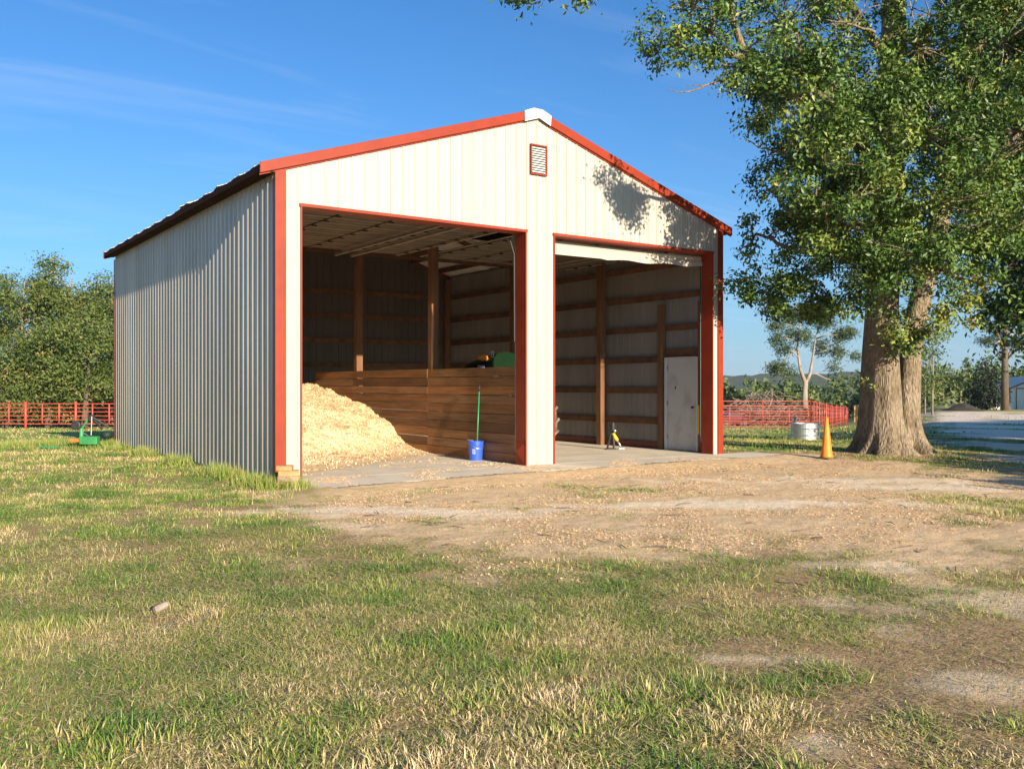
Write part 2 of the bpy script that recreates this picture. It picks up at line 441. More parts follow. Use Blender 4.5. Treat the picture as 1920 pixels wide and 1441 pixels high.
def zones(x, y):
    r, d = rd(x, y)
    n_a = fbm(x * 1.3, y * 1.3, 3, 4) - 0.5
    apron = sstep(-1.0, 0.8, poly_sd(x, y, APRON) + n_a * 3.2 + (fbm(x * 4.5, y * 4.5, 29, 3) - 0.5) * 1.6)
    road = sstep(-0.9, 0.9, poly_sd(x, y, ROAD) + n_a * 4.0) * sstep(0.30, 0.42, fbm(x * 0.5, y * 0.16, 23, 3))
    sand = np.zeros_like(x)
    warp = (fbm(x * 2.4, y * 2.4, 21, 5) - 0.5) * 3.4
    for sx, sy, rx, ry in SANDS:
        sr, sd_ = rd(sx, sy)
        q = np.hypot((r - sr) / rx, (d - sd_) / ry)
        sand = np.maximum(sand, sstep(1.4, 0.3, q + warp * 0.7) * (1.0 if rx > 1.2 else 0.5))
    # lawn cover
    n1 = fbm(x * 0.55, y * 0.55, 31, 4); n2 = fbm(x * 3.2, y * 3.2, 47, 4)
    side = np.interp(r / np.maximum(d, 1), [-0.6, -0.2, 0.15, 0.6], [0.10, 0.06, -0.01, -0.08])
    cover = sstep(0.42, 0.58, n1 * 0.50 + n2 * 0.50 + side + np.interp(d, [3, 9, 16, 25], [-0.045, 0.0, 0.10, 0.24]))
    cover = cover * (1 - 0.93 * apron) * (1 - road) * (1 - 0.9 * sand)
    # a few tufts inside the bare apron
    t = sstep(0.63, 0.74, fbm(x * 1.1, y * 1.1, 77, 3)) * apron * (1 - sand)
    cover = np.maximum(cover, t * 0.6)
    lines = poly_sd(x, y, [gp(1690, 928), gp(1760, 925), gp(1960, 940), gp(1960, 975), gp(1800, 965)])
    cover = np.maximum(cover, sstep(-0.3, 0.35, lines + n_a * 0.8) * 0.9)
    return cover, apron, road, sand, r, d
def dryness(x, y):
    n = fbm(x * 1.2, y * 1.2, 91, 4) * 0.55 + fbm(x * 4.6, y * 4.6, 95, 3) * 0.45
    return n

ang0 = math.atan2(FX, FY)
ang = np.unique(np.concatenate([np.linspace(-math.pi, -0.72, 40), np.linspace(-0.72, 0.72, 400), np.linspace(0.72, math.pi, 40)[:-1]]))
rad = np.concatenate([[0.6, 1.2, 1.8], np.geomspace(2.3, 45, 350), np.geomspace(46, 4500, 70)])
AA, RR = np.meshgrid(ang, rad)
gx = CAM[0] + RR * np.sin(AA + ang0); gy = CAM[1] + RR * np.cos(AA + ang0)
gxf, gyf = gx.ravel(), gy.ravel()
cov, apr, roa, san, gr_, gd_ = zones(gxf, gyf)
near = np.clip(1 - RR.ravel() / 60, 0, 1)
gz = terrain(gxf, gyf) + near * ((fbm(gxf * 1.7, gyf * 1.7, 5, 4) - 0.5) * 0.045 + (fbm(gxf * 0.35, gyf * 0.35, 8, 2) - 0.5) * 0.06) * (1 - 0.6 * san)
gz = gz + near * apr * (fbm(gxf * 6, gyf * 6, 15, 3) - 0.5) * 0.02
inb = (gxf > -0.3) & (gxf < 10.6) & (gyf > -1.5) & (gyf < 11.8)
AP_W = [(0.20, -1.50), (1.6, -1.22), (4.6, -1.02), (9.0, -0.95), (10.7, -1.0), (10.75, 0), (9.8, 0), (9.8, 11.3), (-0.0, 11.3), (0.2, 0)]
apd = -poly_sd(gxf, gyf, AP_W)
near_slab = np.clip(1 - apd / 0.9, 0, 1) * (gyf < 1.0)
gz = gz * (1 - near_slab) + near_slab * (0.051 + 0.03 * (fbm(gxf * 1.3, gyf * 1.3, 19, 3) - 0.55))
gz = np.where(apd < -0.12, -0.08, gz)
OAK = at(1668, 19.7)
od = np.hypot(gxf - OAK[0], gyf - OAK[1])
gz = gz + 0.04 * np.exp(-(od / 1.5) ** 2)
nA, nR = len(ang), len(rad)
idx = np.arange(nA * nR).reshape(nR, nA)
idn = np.roll(idx, -1, axis=1)
q = np.stack([idx[:-1], idx[1:], idn[1:], idn[:-1]], -1).reshape(-1, 4)[:, ::-1]
Vg = np.stack([gxf, gyf, gz], 1)
ground_h = lambda x, y: terrain(x, y) + np.clip(1 - np.hypot(x - CAM[0], y - CAM[1]) / 60, 0, 1) * ((fbm(x * 1.7, y * 1.7, 5, 4) - 0.5) * 0.045 + (fbm(x * 0.35, y * 0.35, 8, 2) - 0.5) * 0.06) + 0.04 * np.exp(-(np.hypot(x - OAK[0], y - OAK[1]) / 1.5) ** 2)

def ground_mat():
    m = bpy.data.materials.new('ground'); m.use_nodes = True
    N, L = m.node_tree.nodes, m.node_tree.links
    b = N['Principled BSDF']; b.inputs['Roughness'].default_value = 0.95; b.inputs['Specular IOR Level'].default_value = 0.15
    geo = N.new('ShaderNodeNewGeometry')
    def noise(s, det=6, rough=0.6):
        n = N.new('ShaderNodeTexNoise'); n.inputs['Scale'].default_value = s; n.inputs['Detail'].default_value = det; n.inputs['Roughness'].default_value = rough
        L.new(geo.outputs['Position'], n.inputs['Vector']); return n
    def ramp(src, els):
        r = N.new('ShaderNodeValToRGB'); e = r.color_ramp.elements
        e[0].position, e[0].color = els[0][0], (*els[0][1], 1); e[1].position, e[1].color = els[-1][0], (*els[-1][1], 1)
        for p, c in els[1:-1]:
            k = e.new(p); k.color = (*c, 1)
        L.new(src, r.inputs[0]); return r.outputs[0]
    def at_(n):
        a = N.new('ShaderNodeAttribute'); a.attribute_name = n; return a.outputs['Fac']
    def mix(f, a, c):
        x = N.new('ShaderNodeMix'); x.data_type = 'RGBA'
        L.new(f, x.inputs[0]); L.new(a, x.inputs[6]); L.new(c, x.inputs[7]); return x.outputs[2]
    nf, nm, nl = noise(55, 8, 0.7), noise(6, 8, 0.65), noise(0.7, 5)
    thatch = ramp(nf.outputs['Fac'], [(0.28, (0.17, 0.105, 0.055)), (0.5, (0.40, 0.265, 0.14)), (0.72, (0.62, 0.44, 0.25))])
    green = ramp(nm.outputs['Fac'], [(0.3, (0.22, 0.24, 0.06)), (0.55, (0.42, 0.39, 0.12)), (0.75, (0.60, 0.49, 0.22))])
    dirt = ramp(nf.outputs['Fac'], [(0.25, (0.46, 0.28, 0.13)), (0.48, (0.78, 0.53, 0.29)), (0.75, (0.93, 0.69, 0.41))])
    dirt2 = ramp(nm.outputs['Fac'], [(0.3, (0.60, 0.38, 0.19)), (0.5, (0.78, 0.56, 0.34)), (0.7, (0.90, 0.70, 0.47))])
    sand = ramp(nm.outputs['Fac'], [(0.3, (0.88, 0.68, 0.45)), (0.7, (0.96, 0.80, 0.57))])
    road = ramp(nm.outputs['Fac'], [(0.3, (0.80, 0.63, 0.45)), (0.7, (0.92, 0.77, 0.60))])
    x = N.new('ShaderNodeMix'); x.data_type = 'RGBA'; x.inputs[0].default_value = 0.5
    L.new(dirt, x.inputs[6]); L.new(dirt2, x.inputs[7])
    base = mix(at_('apron'), thatch, x.outputs[2])
    base = mix(at_('lawn'), base, green)
    base = mix(at_('sand'), base, sand)
    base = mix(at_('road'), base, road)
    base = mix(at_('clay'), base, ramp(nm.outputs['Fac'], [(0.3, (0.45, 0.25, 0.12)), (0.7, (0.62, 0.40, 0.22))]))
    L.new(base, b.inputs['Base Color'])
    bp = N.new('ShaderNodeBump'); bp.inputs['Strength'].default_value = 1.0; bp.inputs['Distance'].default_value = 0.012
    ad = N.new('ShaderNodeMath'); ad.operation = 'ADD'
    ml = N.new('ShaderNodeMath'); ml.operation = 'MULTIPLY'; ml.inputs[1].default_value = 2.2
    L.new(nm.outputs['Fac'], ml.inputs[0]); L.new(ml.outputs[0], ad.inputs[0]); L.new(nf.outputs['Fac'], ad.inputs[1])
    L.new(ad.outputs[0], bp.inputs['Height']); L.new(bp.outputs[0], b.inputs['Normal'])
    return m
lawn = cov * np.interp(gd_, [3, 10, 22, 40], [0.25, 0.45, 0.85, 1.0])
aa = gr_ / np.maximum(gd_, 1)
clay = sstep(52, 58, gd_) * sstep(98, 88, gd_) * sstep(-0.40, -0.43, aa) + 0.9 * sstep(46, 50, gd_) * sstep(75, 66, gd_) * sstep(0.2, 0.23, aa) * sstep(0.325, 0.31, aa) * (fbm(gxf * .2, gyf * .2, 9, 3) > 0.45)
ground = mesh_np('ground', Vg, q, ground_mat(), attrs={'apron': apr, 'lawn': lawn, 'sand': san, 'road': roa, 'clay': np.clip(clay, 0, 1)}, smooth=True)
tag(ground, kind='structure')

# far wooded hills
hv, hf = [], []
HA = np.linspace(-1.1, 1.1, 240)
for j, (dd, base, amp) in enumerate([(520, -12, 0), (700, -6, 3), (900, 7, 6), (1000, 11, 7), (1250, -15, 2)]):
    for i, a in enumerate(HA):
        nn = fbm(np.array([a * 9.0]), np.array([3.1]), 60, 4)[0] - 0.5 + 0.25 * (fbm(np.array([a * 160.0]), np.array([j * 3.0]), 61, 2)[0] - 0.5)
        D = dd
        hv.append((CAM[0] + D * math.sin(a + ang0), CAM[1] + D * math.cos(a + ang0), base + amp * nn * 2.0))
n = len(HA)
for j in range(4):
    for i in range(n - 1):
        hf.append((j * n + i, j * n + i + 1, (j + 1) * n + i + 1, (j + 1) * n + i))
hills = mesh_np('hills', np.array(hv), np.array(hf), mat('far_woods', (0.075, 0.11, 0.04), rough=0.95, var=0.6, scale=0.12, bump=2.0, bscale=0.12), smooth=True)
tag(hills, kind='structure')

# ------------------------------------------------------------------ barn
W, LEN, EAVE = 9.75, 11.3, 4.72
RISE = 0.324
SL = 0.05                                    # slab top
XL0, XL1, XR0, XR1, HD = 0.39, 4.65, 5.29, 9.47, 4.27
def roof_under(x):
    return 4.80 + RISE * (W / 2 - abs(x - W / 2))

slab = MB()
slab.box(0.02, 9.73, 0.0, LEN - 0.02, -0.15, SL)
slab.build('concrete_floor', M['concrete'])
tag(bpy.data.objects['concrete_floor'], kind='structure')
ap = MB()
ap_pts = [(0.20, -1.50), (1.6, -1.22), (4.6, -1.02), (9.0, -0.95), (10.7, -1.0), (10.75, -0.003), (0.20, -0.003)]
nap = len(ap_pts)
ap.add([(x, y, SL) for x, y in ap_pts] + [(x, y, -0.15) for x, y in ap_pts],
       [tuple(range(nap))] + [(i, i + nap, (i + 1) % nap + nap, (i + 1) % nap) for i in range(nap)])
apron_o = ap.build('concrete_apron', M['concrete'], bevel=0.01)
tag(apron_o, kind='structure')

barn = empty('barn', (0, 0, 0), 'cream metal barn with red trim and two open door bays', 'barn')

RIB = [(-0.020, 0), (-0.012, 0.014), (0.012, 0.014), (0.020, 0)]         # major rib section
RIBL = [(-0.056, 0), (-0.015, 0.024), (0.013, 0.024), (0.046, 0)]
MIN = [(-0.010, 0), (0.0, 0.004), (0.010, 0)]
def rib_profile(u0, u1, first, minor=True, RIB=RIB):
    """(u, depth) break points of ribbed sheet between u0 and u1, ribs at first + k*0.2286"""
    pts = [(u0, 0.0)]
    k = math.floor((u0 - first) / 0.2286) - 1
    while first + k * 0.2286 < u1 + 0.3:
        c = first + k * 0.2286
        seq = [(c + a, b) for a, b in RIB]
        if minor:
            for mo in (0.076, 0.152):
                seq += [(c + mo + a, b) for a, b in MIN]
        for u, b in seq:
            if u0 + 0.001 < u < u1 - 0.001:
                pts.append((u, b))
        k += 1
    pts.append((u1, 0.0))
    return sorted(pts)

def ribbed(u0, u1, first, fn, lo, hi, rib=RIB, minor=True):
    """sheet of strips; fn(u, depth, z) -> world; lo/hi are functions of u"""
    pts = rib_profile(u0, u1, first, minor, rib)
    mb = MB()
    for (ua, da), (ub, db) in zip(pts[:-1], pts[1:]):
        mid = (ua + ub) / 2
        for l, h in ((lo(mid), None),):
            za0, zb0 = lo(mid), lo(mid)
            mb.add([fn(ua, da, za0), fn(ub, db, zb0), fn(ub, db, hi(ub)), fn(ua, da, hi(ua))], [(0, 1, 2, 3)])
    return mb

# front gable sheets: cut at the openings
edges = sorted(set([0.0, W, XL0, XL1, XR0, XR1] + [round(0.0 + 0.9144 * k, 4) for k in range(1, 11)]))
def front_lo(u):
    return HD if (XL0 < u < XL1 or XR0 < u < XR1) else SL + 0.004
for a, b in zip(edges[:-1], edges[1:]):
    ov = 0.0
    if a < W / 2 < b:
        cuts = [(a, W / 2), (W / 2, b)]
    else:
        cuts = [(a, b)]
    mb = MB()
    for ca, cb in cuts:
        t = ribbed(ca, cb, 0.115, lambda u, dpt, z: (u, -dpt, z), front_lo, lambda u: roof_under(u) + 0.04)
        mb.add(t.v, t.f)
    mb.build('siding_panel', M['cream'], barn)
# left wall (galvalume), right and back walls
ky = 0.0
while ky < LEN - 0.01:
    b = min(LEN, ky + 0.9144)
    ribbed(ky, b, 0.115, lambda u, dpt, z: (-dpt, u, z), lambda u: 0.05, lambda u: 4.83, rib=RIBL).build('siding_panel', M['galv'], barn)
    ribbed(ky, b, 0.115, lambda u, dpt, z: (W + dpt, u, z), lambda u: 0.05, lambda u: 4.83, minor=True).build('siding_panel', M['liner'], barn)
    ky += 0.9144
kx = 0.0
while kx < W - 0.01:
    b = min(W, kx + 0.9144)
    mb = MB()
    for ca, cb in ([(kx, W / 2), (W / 2, b)] if kx < W / 2 < b else [(kx, b)]):
        t = ribbed(ca, cb, 0.115, lambda u, dpt, z: (u, LEN + dpt, z), lambda u: 0.05, lambda u: roof_under(u) + 0.04)
        mb.add(t.v, t.f)
    mb.build('siding_panel', M['liner_shaded'], barn)
    kx += 0.9144

# roof sheets, both slopes; eave overhang 0.26, rake overhang 0.05
OH = 0.26
def roof_pt(side, s, dpt, y):
    """s = distance in plan from the ridge"""
    x = W / 2 + side * s
    return (x, y, 4.905 + RISE * (W / 2 - s) + dpt)
y0 = -0.06
pi = 0
while y0 < LEN + 0.05:
    y1 = min(LEN + 0.06, y0 + 0.9144)
    for side in (-1, 1):
        pts = rib_profile(y0, y1, 0.05, False)
        mb = MB()
        S = [0.0, W / 4, W / 2 + OH]
        for (ua, da), (ub, db) in zip(pts[:-1], pts[1:]):
            for s0, s1 in zip(S[:-1], S[1:]):
                e0 = e1 = 0.0
                if s1 > W / 2:      # slightly lifted and uneven eave edge
                    e0 = 0.012 * math.sin(ua * 7.3) + (0.05 if (side < 0 and 3.9 < ua < 4.4) else 0) + (0.03 if side < 0 and 2.0 < ua < 2.2 else 0)
                    e1 = 0.012 * math.sin(ub * 7.3) + (0.05 if (side < 0 and 3.9 < ub < 4.4) else 0) + (0.03 if side < 0 and 2.0 < ub < 2.2 else 0)
                mb.add([roof_pt(side, s0, da, ua), roof_pt(side, s0, db, ub), roof_pt(side, s1, db + e1, ub), roof_pt(side, s1, da + e0, ua)],
                       [(0, 1, 2, 3) if side > 0 else (3, 2, 1, 0)])
        mb.build('roof_panel', M['roofm'], barn)
    y0 += 0.9144
    pi += 1
# purlins under the roof
for side in (-1, 1):
    for s in (0.35, 1.15, 1.95, 2.75, 3.55, 4.35):
        x = W / 2 + side * s; z = 4.905 + RISE * (W / 2 - s)
        MB().box(x - 0.02, x + 0.02, 0.06, LEN - 0.06, z - 0.165, z - 0.025).build('purlin', M['timber'], barn)
# fascia and soffit at the eaves
for side in (-1, 1):
    xo = -OH if side < 0 else W + OH
    xi = 0.0 if side < 0 else W
    ze = 4.905 - RISE * OH
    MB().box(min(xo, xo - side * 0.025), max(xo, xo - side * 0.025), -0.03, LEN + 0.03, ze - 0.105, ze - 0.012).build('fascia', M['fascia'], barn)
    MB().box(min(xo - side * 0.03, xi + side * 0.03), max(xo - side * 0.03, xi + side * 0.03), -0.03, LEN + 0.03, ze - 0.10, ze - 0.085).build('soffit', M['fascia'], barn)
# rake trim along the front gable (and back), with a bent lip
for yy, sgn in ((-0.064, -1), (LEN + 0.064, 1)):
    for side in (-1, 1):
        s0, s1 = 0.27, W / 2 + OH + 0.012
        pa, pb = roof_pt(side, s0, 0, 0), roof_pt(side, s1, 0, 0)
        up, dn = 0.030, -0.135
        mb = MB()
        ya, yb = yy, yy - sgn * 0.04
        vs_ = []
        for (x, _, z) in (pa, pb):
            vs_ += [(x, ya, z + dn), (x, ya, z + up), (x, yb, z + up), (x, yb, z + dn)]
        mb.add(vs_, [(0, 1, 5, 4), (1, 2, 6, 5), (2, 3, 7, 6), (3, 0, 4, 7), (0, 3, 2, 1), (4, 5, 6, 7)])
        mb.build('rake_trim', M['red'], barn, bevel=0.006)
        # narrow lower lip drawn back to the wall
        mb = MB(); vs_ = []
        for (x, _, z) in (pa, pb):
            vs_ += [(x, yb + sgn * 0.002, z + dn - 0.025), (x, yb + sgn * 0.002, z + dn + 0.02), (x, yb - sgn * 0.0, z + dn + 0.02), (x, yb - sgn * 0.0, z + dn - 0.025)]
        mb.add(vs_, [(0, 1, 5, 4), (1, 2, 6, 5), (2, 3, 7, 6), (3, 0, 4, 7), (0, 3, 2, 1), (4, 5, 6, 7)])
        mb.build('trim_lip', M['red'], barn)
# white ridge cap with a folded end
mb = MB()
for side in (-1, 1):
    vs_ = []
    for s in (0.0, 0.30):
        for y in (-0.085, LEN + 0.085):
            vs_.append(roof_pt(side, s, 0.036, y))
    mb.add(vs_, [(0, 1, 3, 2)])
zr = 4.905 + RISE * W / 2
mb.add([(W / 2 - 0.30, -0.088, zr - 0.30 * RISE + 0.036), (W / 2 - 0.10, -0.088, zr + 0.02), (W / 2 + 0.10, -0.088, zr + 0.02), (W / 2 + 0.30, -0.088, zr - 0.30 * RISE + 0.036),
        (W / 2 + 0.29, -0.083, zr - 0.30 * RISE - 0.15), (W / 2 + 0.03, -0.083, zr - 0.14), (W / 2 - 0.29, -0.083, zr - 0.30 * RISE - 0.15)], [(0, 6, 5, 4, 3, 2, 1)])
mb.build('ridge_cap', M['white'], barn)
# corner trim
for xa, xb in ((-0.028, 0.145), (W - 0.125, W + 0.028)):
    MB().box(xa, xb, -0.030, -0.021, SL - 0.03, 4.79).build('corner_trim', M['red'], barn)
for xx in (-0.028, W + 0.021):
    MB().box(xx, xx + 0.007, -0.020, 0.085, SL - 0.03, 4.66).build('corner_trim', M['dred'], barn)
    MB().box(xx, xx + 0.007, LEN - 0.085, LEN + 0.03, 0.02, 4.66).build('corner_trim', M['red'], barn)
# jambs and header trim round both openings
JD = 0.28
for xa, xb in ((XL0, XL1), (XR0, XR1)):
    for xe, sg in ((xa, 1), (xb, -1)):
        MB().box(min(xe, xe + sg * 0.012), max(xe, xe + sg * 0.012), -0.018, JD, SL + 0.002, HD - 0.014).build('door_jamb', M['red'], barn)
        MB().box(min(xe - sg * 0.012, xe + sg * 0.0118), max(xe - sg * 0.012, xe + sg * 0.0118), -0.031, -0.0195, SL + 0.003, HD - 0.0145).build('jamb_edge', M['red'], barn)
    MB().box(xa - 0.02, xb + 0.02, -0.018, JD, HD - 0.012, HD - 0.001).build('header_trim', M['red'], barn)
    MB().box(xa - 0.03, xb + 0.03, -0.034, -0.0195, HD - 0.013, HD + 0.035).build('header_edge', M['red'], barn)
# bent red sheet at the foot of the middle jamb
MB().add([(XL1 - 0.014, 0.27, 0.06), (XL1 - 0.014, 0.0, 0.06), (XL1 - 0.03, -0.012, 0.45), (XL1 - 0.014, 0.02, 0.52), (XL1 - 0.014, 0.27, 0.50), (XL1 - 0.06, 0.22, 0.30)],
         [(0, 1, 5), (1, 2, 5), (2, 3, 5), (3, 4, 5), (4, 0, 5)]).build('bent_trim', M['red'], barn)
# gable vent
vx0, vx1, vz0, vz1 = 4.737, 5.11, 5.32, 5.87
for k, bx in enumerate([(vx0, vx1, vz0, vz0 + 0.026), (vx0, vx1, vz1 - 0.026, vz1), (vx0, vx0 + 0.026, vz0 + 0.036, vz1 - 0.036), (vx1 - 0.026, vx1, vz0 + 0.036, vz1 - 0.036)]):
    MB().box(bx[0], bx[1], -0.052, -0.021, bx[2], bx[3]).build('vent_frame', M['red'], barn)
MB().box(vx0 + 0.036, vx1 - 0.036, -0.024, -0.0205, vz0 + 0.036, vz1 - 0.036).build('vent_back', M['black'], barn)
for k in range(11):
    z = vz0 + 0.055 + k * 0.0435
    Mx = Matrix.Translation((0, -0.036, z)) @ Matrix.Rotation(math.radians(48), 4, 'X')
    MB().box(vx0 + 0.037, vx1 - 0.037, -0.021, 0.016, -0.0025, 0.0025, Mx).build('vent_slat', M['white'], barn)

# frame: posts, girts, trusses
def post(x, y, z1, s=0.14, z0=SL + 0.001, m=None):
    return MB().box(x - s / 2, x + s / 2, y - s / 2, y + s / 2, z0, z1).build('post', m or M['post'], barn, bevel=0.006)
PY = (3.77, 7.5)
for y in PY:
    post(4.90, y, 4.75, 0.17)
    post(9.75 - 0.135, y, 4.75, 0.17)
    post(0.135, y, 4.75, 0.17)
for x in (0.12, 9.63):
    post(x, LEN - 0.13, 4.75, 0.16)
post(2.5, LEN - 0.13, 5.2, 0.14)
for x in (XL0 - 0.13, XL1 + 0.11, XR0 - 0.11, XR1 + 0.12):
    post(x, 0.17, 4.72, 0.13)
post(9.66, 1.70, 3.32, 0.13); post(9.66, 0.47, 3.32, 0.13)
GZ = [0.68 + 0.705 * k for k in range(6)]
for z in GZ:
    spans = [(0.30, 3.68), (3.86, 7.41), (7.59, LEN - 0.22)]
    for a, b in spans:
        if a < 1 and z < 2.3:
            segs = [(1.77, b)]
        else:
            segs = ([(0.55, 1.62), (1.78, b)] if z < 3.4 else [(0.55, b)]) if a < 1 else [(a, b)]
        for a2, b2 in segs:
            MB().box(9.695, 9.735, a2, b2, z - 0.07, z + 0.07).build('girt', M['timber'], barn)
        MB().box(0.015, 0.055, a, b, z - 0.07, z + 0.07).build('girt', M['timber'], barn)
    for a, b in ((0.22, 2.42), (2.58, 6.1), (6.11, 9.54)):
        MB().box(a, b, LEN - 0.055, LEN - 0.015, z - 0.07, z + 0.07).build('girt', M['timber'], barn)
for a, b in ((1.78, 3.68), (3.86, 7.41), (7.59, LEN - 0.22)):
    MB().box(9.69, 9.735, a, b, SL + 0.002, SL + 0.15).build('skirt_board', M['dred'], barn)
MB().box(0.22, 9.5, LEN - 0.06, LEN - 0.015, SL + 0.002, SL + 0.2).build('skirt_board', M['dred'], barn)
MB().box(9.69, 9.735, 0.55, 1.62, 2.13, 2.31).build('door_lintel', M['timber'], barn)
for y in PY:                                   # truss: chords and webs
    for s in (-0.062, 0.062):
        MB().box(0.05, 9.70, y + s - 0.019 + (0.047 if s > 0 else -0.047), y + s + 0.019 + (0.047 if s > 0 else -0.047), 4.755, 5.02).build('truss_chord', M['timber'], barn)
    for side in (-1, 1):
        A = Vector((W / 2, y, 6.28)); B = Vector((W / 2 + side * 4.7, y, 4.80))
        mb = MB(); mb.tube([A, B], 0.07, 4); mb.build('truss_rafter', M['timber'], barn)
        for fx in (0.33, 0.66):
            xx = W / 2 + side * 4.7 * fx
            MB().box(xx - 0.045, xx + 0.045, y - 0.02, y + 0.02, 5.02, 6.28 - RISE * 4.7 * fx - 0.06).build('truss_web', M['timber'], barn)
for a, b in ((0.02, XL0 - 0.01), (XL1 + 0.01, XR0 - 0.01)):
    pass
MB().box(0.05, 9.70, 0.06, 0.10, HD + 0.005, HD + 0.26).build('header_beam', M['timber'], barn)
MB().box(0.05, 9.70, 0.24, 0.28, HD + 0.005, HD + 0.26).build('header_beam', M['timber'], barn)

# plank partition behind the middle post: a board per row and bay
nrow = 10; ph = 1.80 / nrow
rr = random.Random(3)
for i in range(nrow):
    z0 = SL + 0.004 + i * ph
    js = [0.34, 3.77, 7.5, 10.25 + rr.uniform(-0.3, 0.15)]
    if i == nrow - 1: js[3] = 9.9
    for a, b in zip(js[:-1], js[1:]):
        g = rr.uniform(0.005, 0.015)
        off = rr.uniform(-0.006, 0.006)
        x0 = 4.755 + off
        tilt = rr.uniform(-0.006, 0.006)
        mb = MB()
        n_ = 6
        vs_ = []
        for k in range(n_ + 1):
            y = a + 0.004 + (b - a - 0.008) * k / n_
            w1 = rr.uniform(-0.003, 0.003); w2 = rr.uniform(-0.003, 0.003)
            zt = tilt * (k / n_ - 0.5)
            vs_ += [(x0, y, z0 + w1 + zt), (x0 + rr.uniform(-.002, .002), y, z0 + ph - g + w2 + zt), (x0 + 0.04, y, z0 + ph - g + w2 + zt), (x0 + 0.04, y, z0 + w1 + zt)]
        fs_ = []
        for k in range(n_):
            o = k * 4
            for e in range(4):
                fs_.append((o + e, o + (e + 1) % 4, o + 4 + (e + 1) % 4, o + 4 + e))
        fs_ += [(3, 2, 1, 0), tuple(n_ * 4 + e for e in range(4))]
        mb.add(vs_, fs_)
        mb.build('plank', rr.choice(PL), barn)

# man door in the right wall
md = MB().box(9.662, 9.70, 0.63, 1.53, SL + 0.02, 2.10).build('side_door', M['door'], barn, bevel=0.004)
for bx in [(1.535, 1.60, SL + 0.01, 2.12), (0.565, 0.625, SL + 0.01, 2.12)]:
    MB().box(9.64, 9.705, bx[0], bx[1], bx[2], bx[3]).build('door_frame', M['white'], md)
MB().box(9.642, 9.705, 0.626, 1.534, 2.104, 2.125).build('door_frame', M['white'], md)
kn = MB(); kn.tube([(9.66, 0.70, 1.02), (9.62, 0.70, 1.02), (9.60, 0.70, 1.02), (9.585, 0.70, 1.02)], [0.012, 0.012, 0.03, 0.026], 12); kn.build('door_knob', M['black'], md, smooth=True)
for z in (0.3, 1.05, 1.85):
    MB().box(9.652, 9.661, 1.50, 1.536, z, z + 0.1).build('hinge', M['rust'], md)
MB().box(9.655, 9.6605, 1.25, 1.28, 1.42, 1.47).build('peep_hole', M['black'], md)

# overhead doors, rolled up under the roof: tracks, sections, stiles with hinges
def overhead(xa, xb, ystart, zt, drop, sag):
    root = MB().box(xa + 0.1, xb - 0.1, 0.345, 0.375, HD + 0.105, HD + 0.16).build('overhead_door', M['rust'], barn)
    for x in (xa + 0.03, xb - 0.03):
        mb = MB(); x = x + (-0.05 if x < (xa + xb) / 2 else 0.05)
        pts = [(x, 0.33, 0.3 if x < xa + 1 else 0.3), (x, 0.33, zt - 0.35), (x, 0.38, zt - 0.15), (x, 0.5, zt - 0.04), (x, 0.7, zt), (x, 5.0, zt + 0.02)]
        mb.tube(pts, 0.018, 6)
        mb.build('track', M['rust'], root)
    nsec = 8; sl = 0.53
    for i in range(nsec):
        y0_, y1_ = ystart + i * sl, ystart + (i + 1) * sl - 0.012
        mb = MB()
        pr = [(0, 0.02), (0.05, 0.02), (0.07, 0.0), (0.16, 0.0), (0.18, 0.02), (0.34, 0.02), (0.36, 0.0), (0.45, 0.0), (0.47, 0.02), (sl - 0.012, 0.02)]
        vs_ = []
        for (u, dz) in pr:
            for x in (xa + 0.08, xb - 0.08):
                vs_.append((x, y0_ + u, zt - dz + 0.03))
        fs_ = [(2 * k, 2 * k + 1, 2 * k + 3, 2 * k + 2) for k in range(len(pr) - 1)]
        mb.add(vs_, fs_)
        mb.box(xa + 0.08, xb - 0.08, y0_, y1_, zt + 0.035, zt + 0.04)
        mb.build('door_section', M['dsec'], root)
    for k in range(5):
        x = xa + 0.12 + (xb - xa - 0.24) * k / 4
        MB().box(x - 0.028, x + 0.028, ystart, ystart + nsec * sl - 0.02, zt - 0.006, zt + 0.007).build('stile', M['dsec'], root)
        for i in range(1, nsec):
            y = ystart + i * sl
            MB().box(x - 0.05, x + 0.05, y - 0.05, y - 0.012, zt - 0.03, zt - 0.0065).build('hinge', M['black'], root)
    # opener rail pair under the door
    for x in ((xa + xb) / 2 + 0.62, (xa + xb) / 2 + 0.98):
        MB().box(x - 0.025, x + 0.025, 0.36, 4.9, zt - 0.12, zt - 0.07).build('opener_rail', M['rust'], root)
    sp = MB(); sp.tube([(xa + 0.1, 0.36, HD + 0.06), (xb - 0.1, 0.36, HD + 0.06)], 0.03, 10); sp.build('torsion_bar', M['black'], root)
    return root
ld = overhead(XL0, XL1, 0.62, 4.40, 0, 0)
rdoor = overhead(XR0, XR1, 0.75, 4.42, 0, 0)
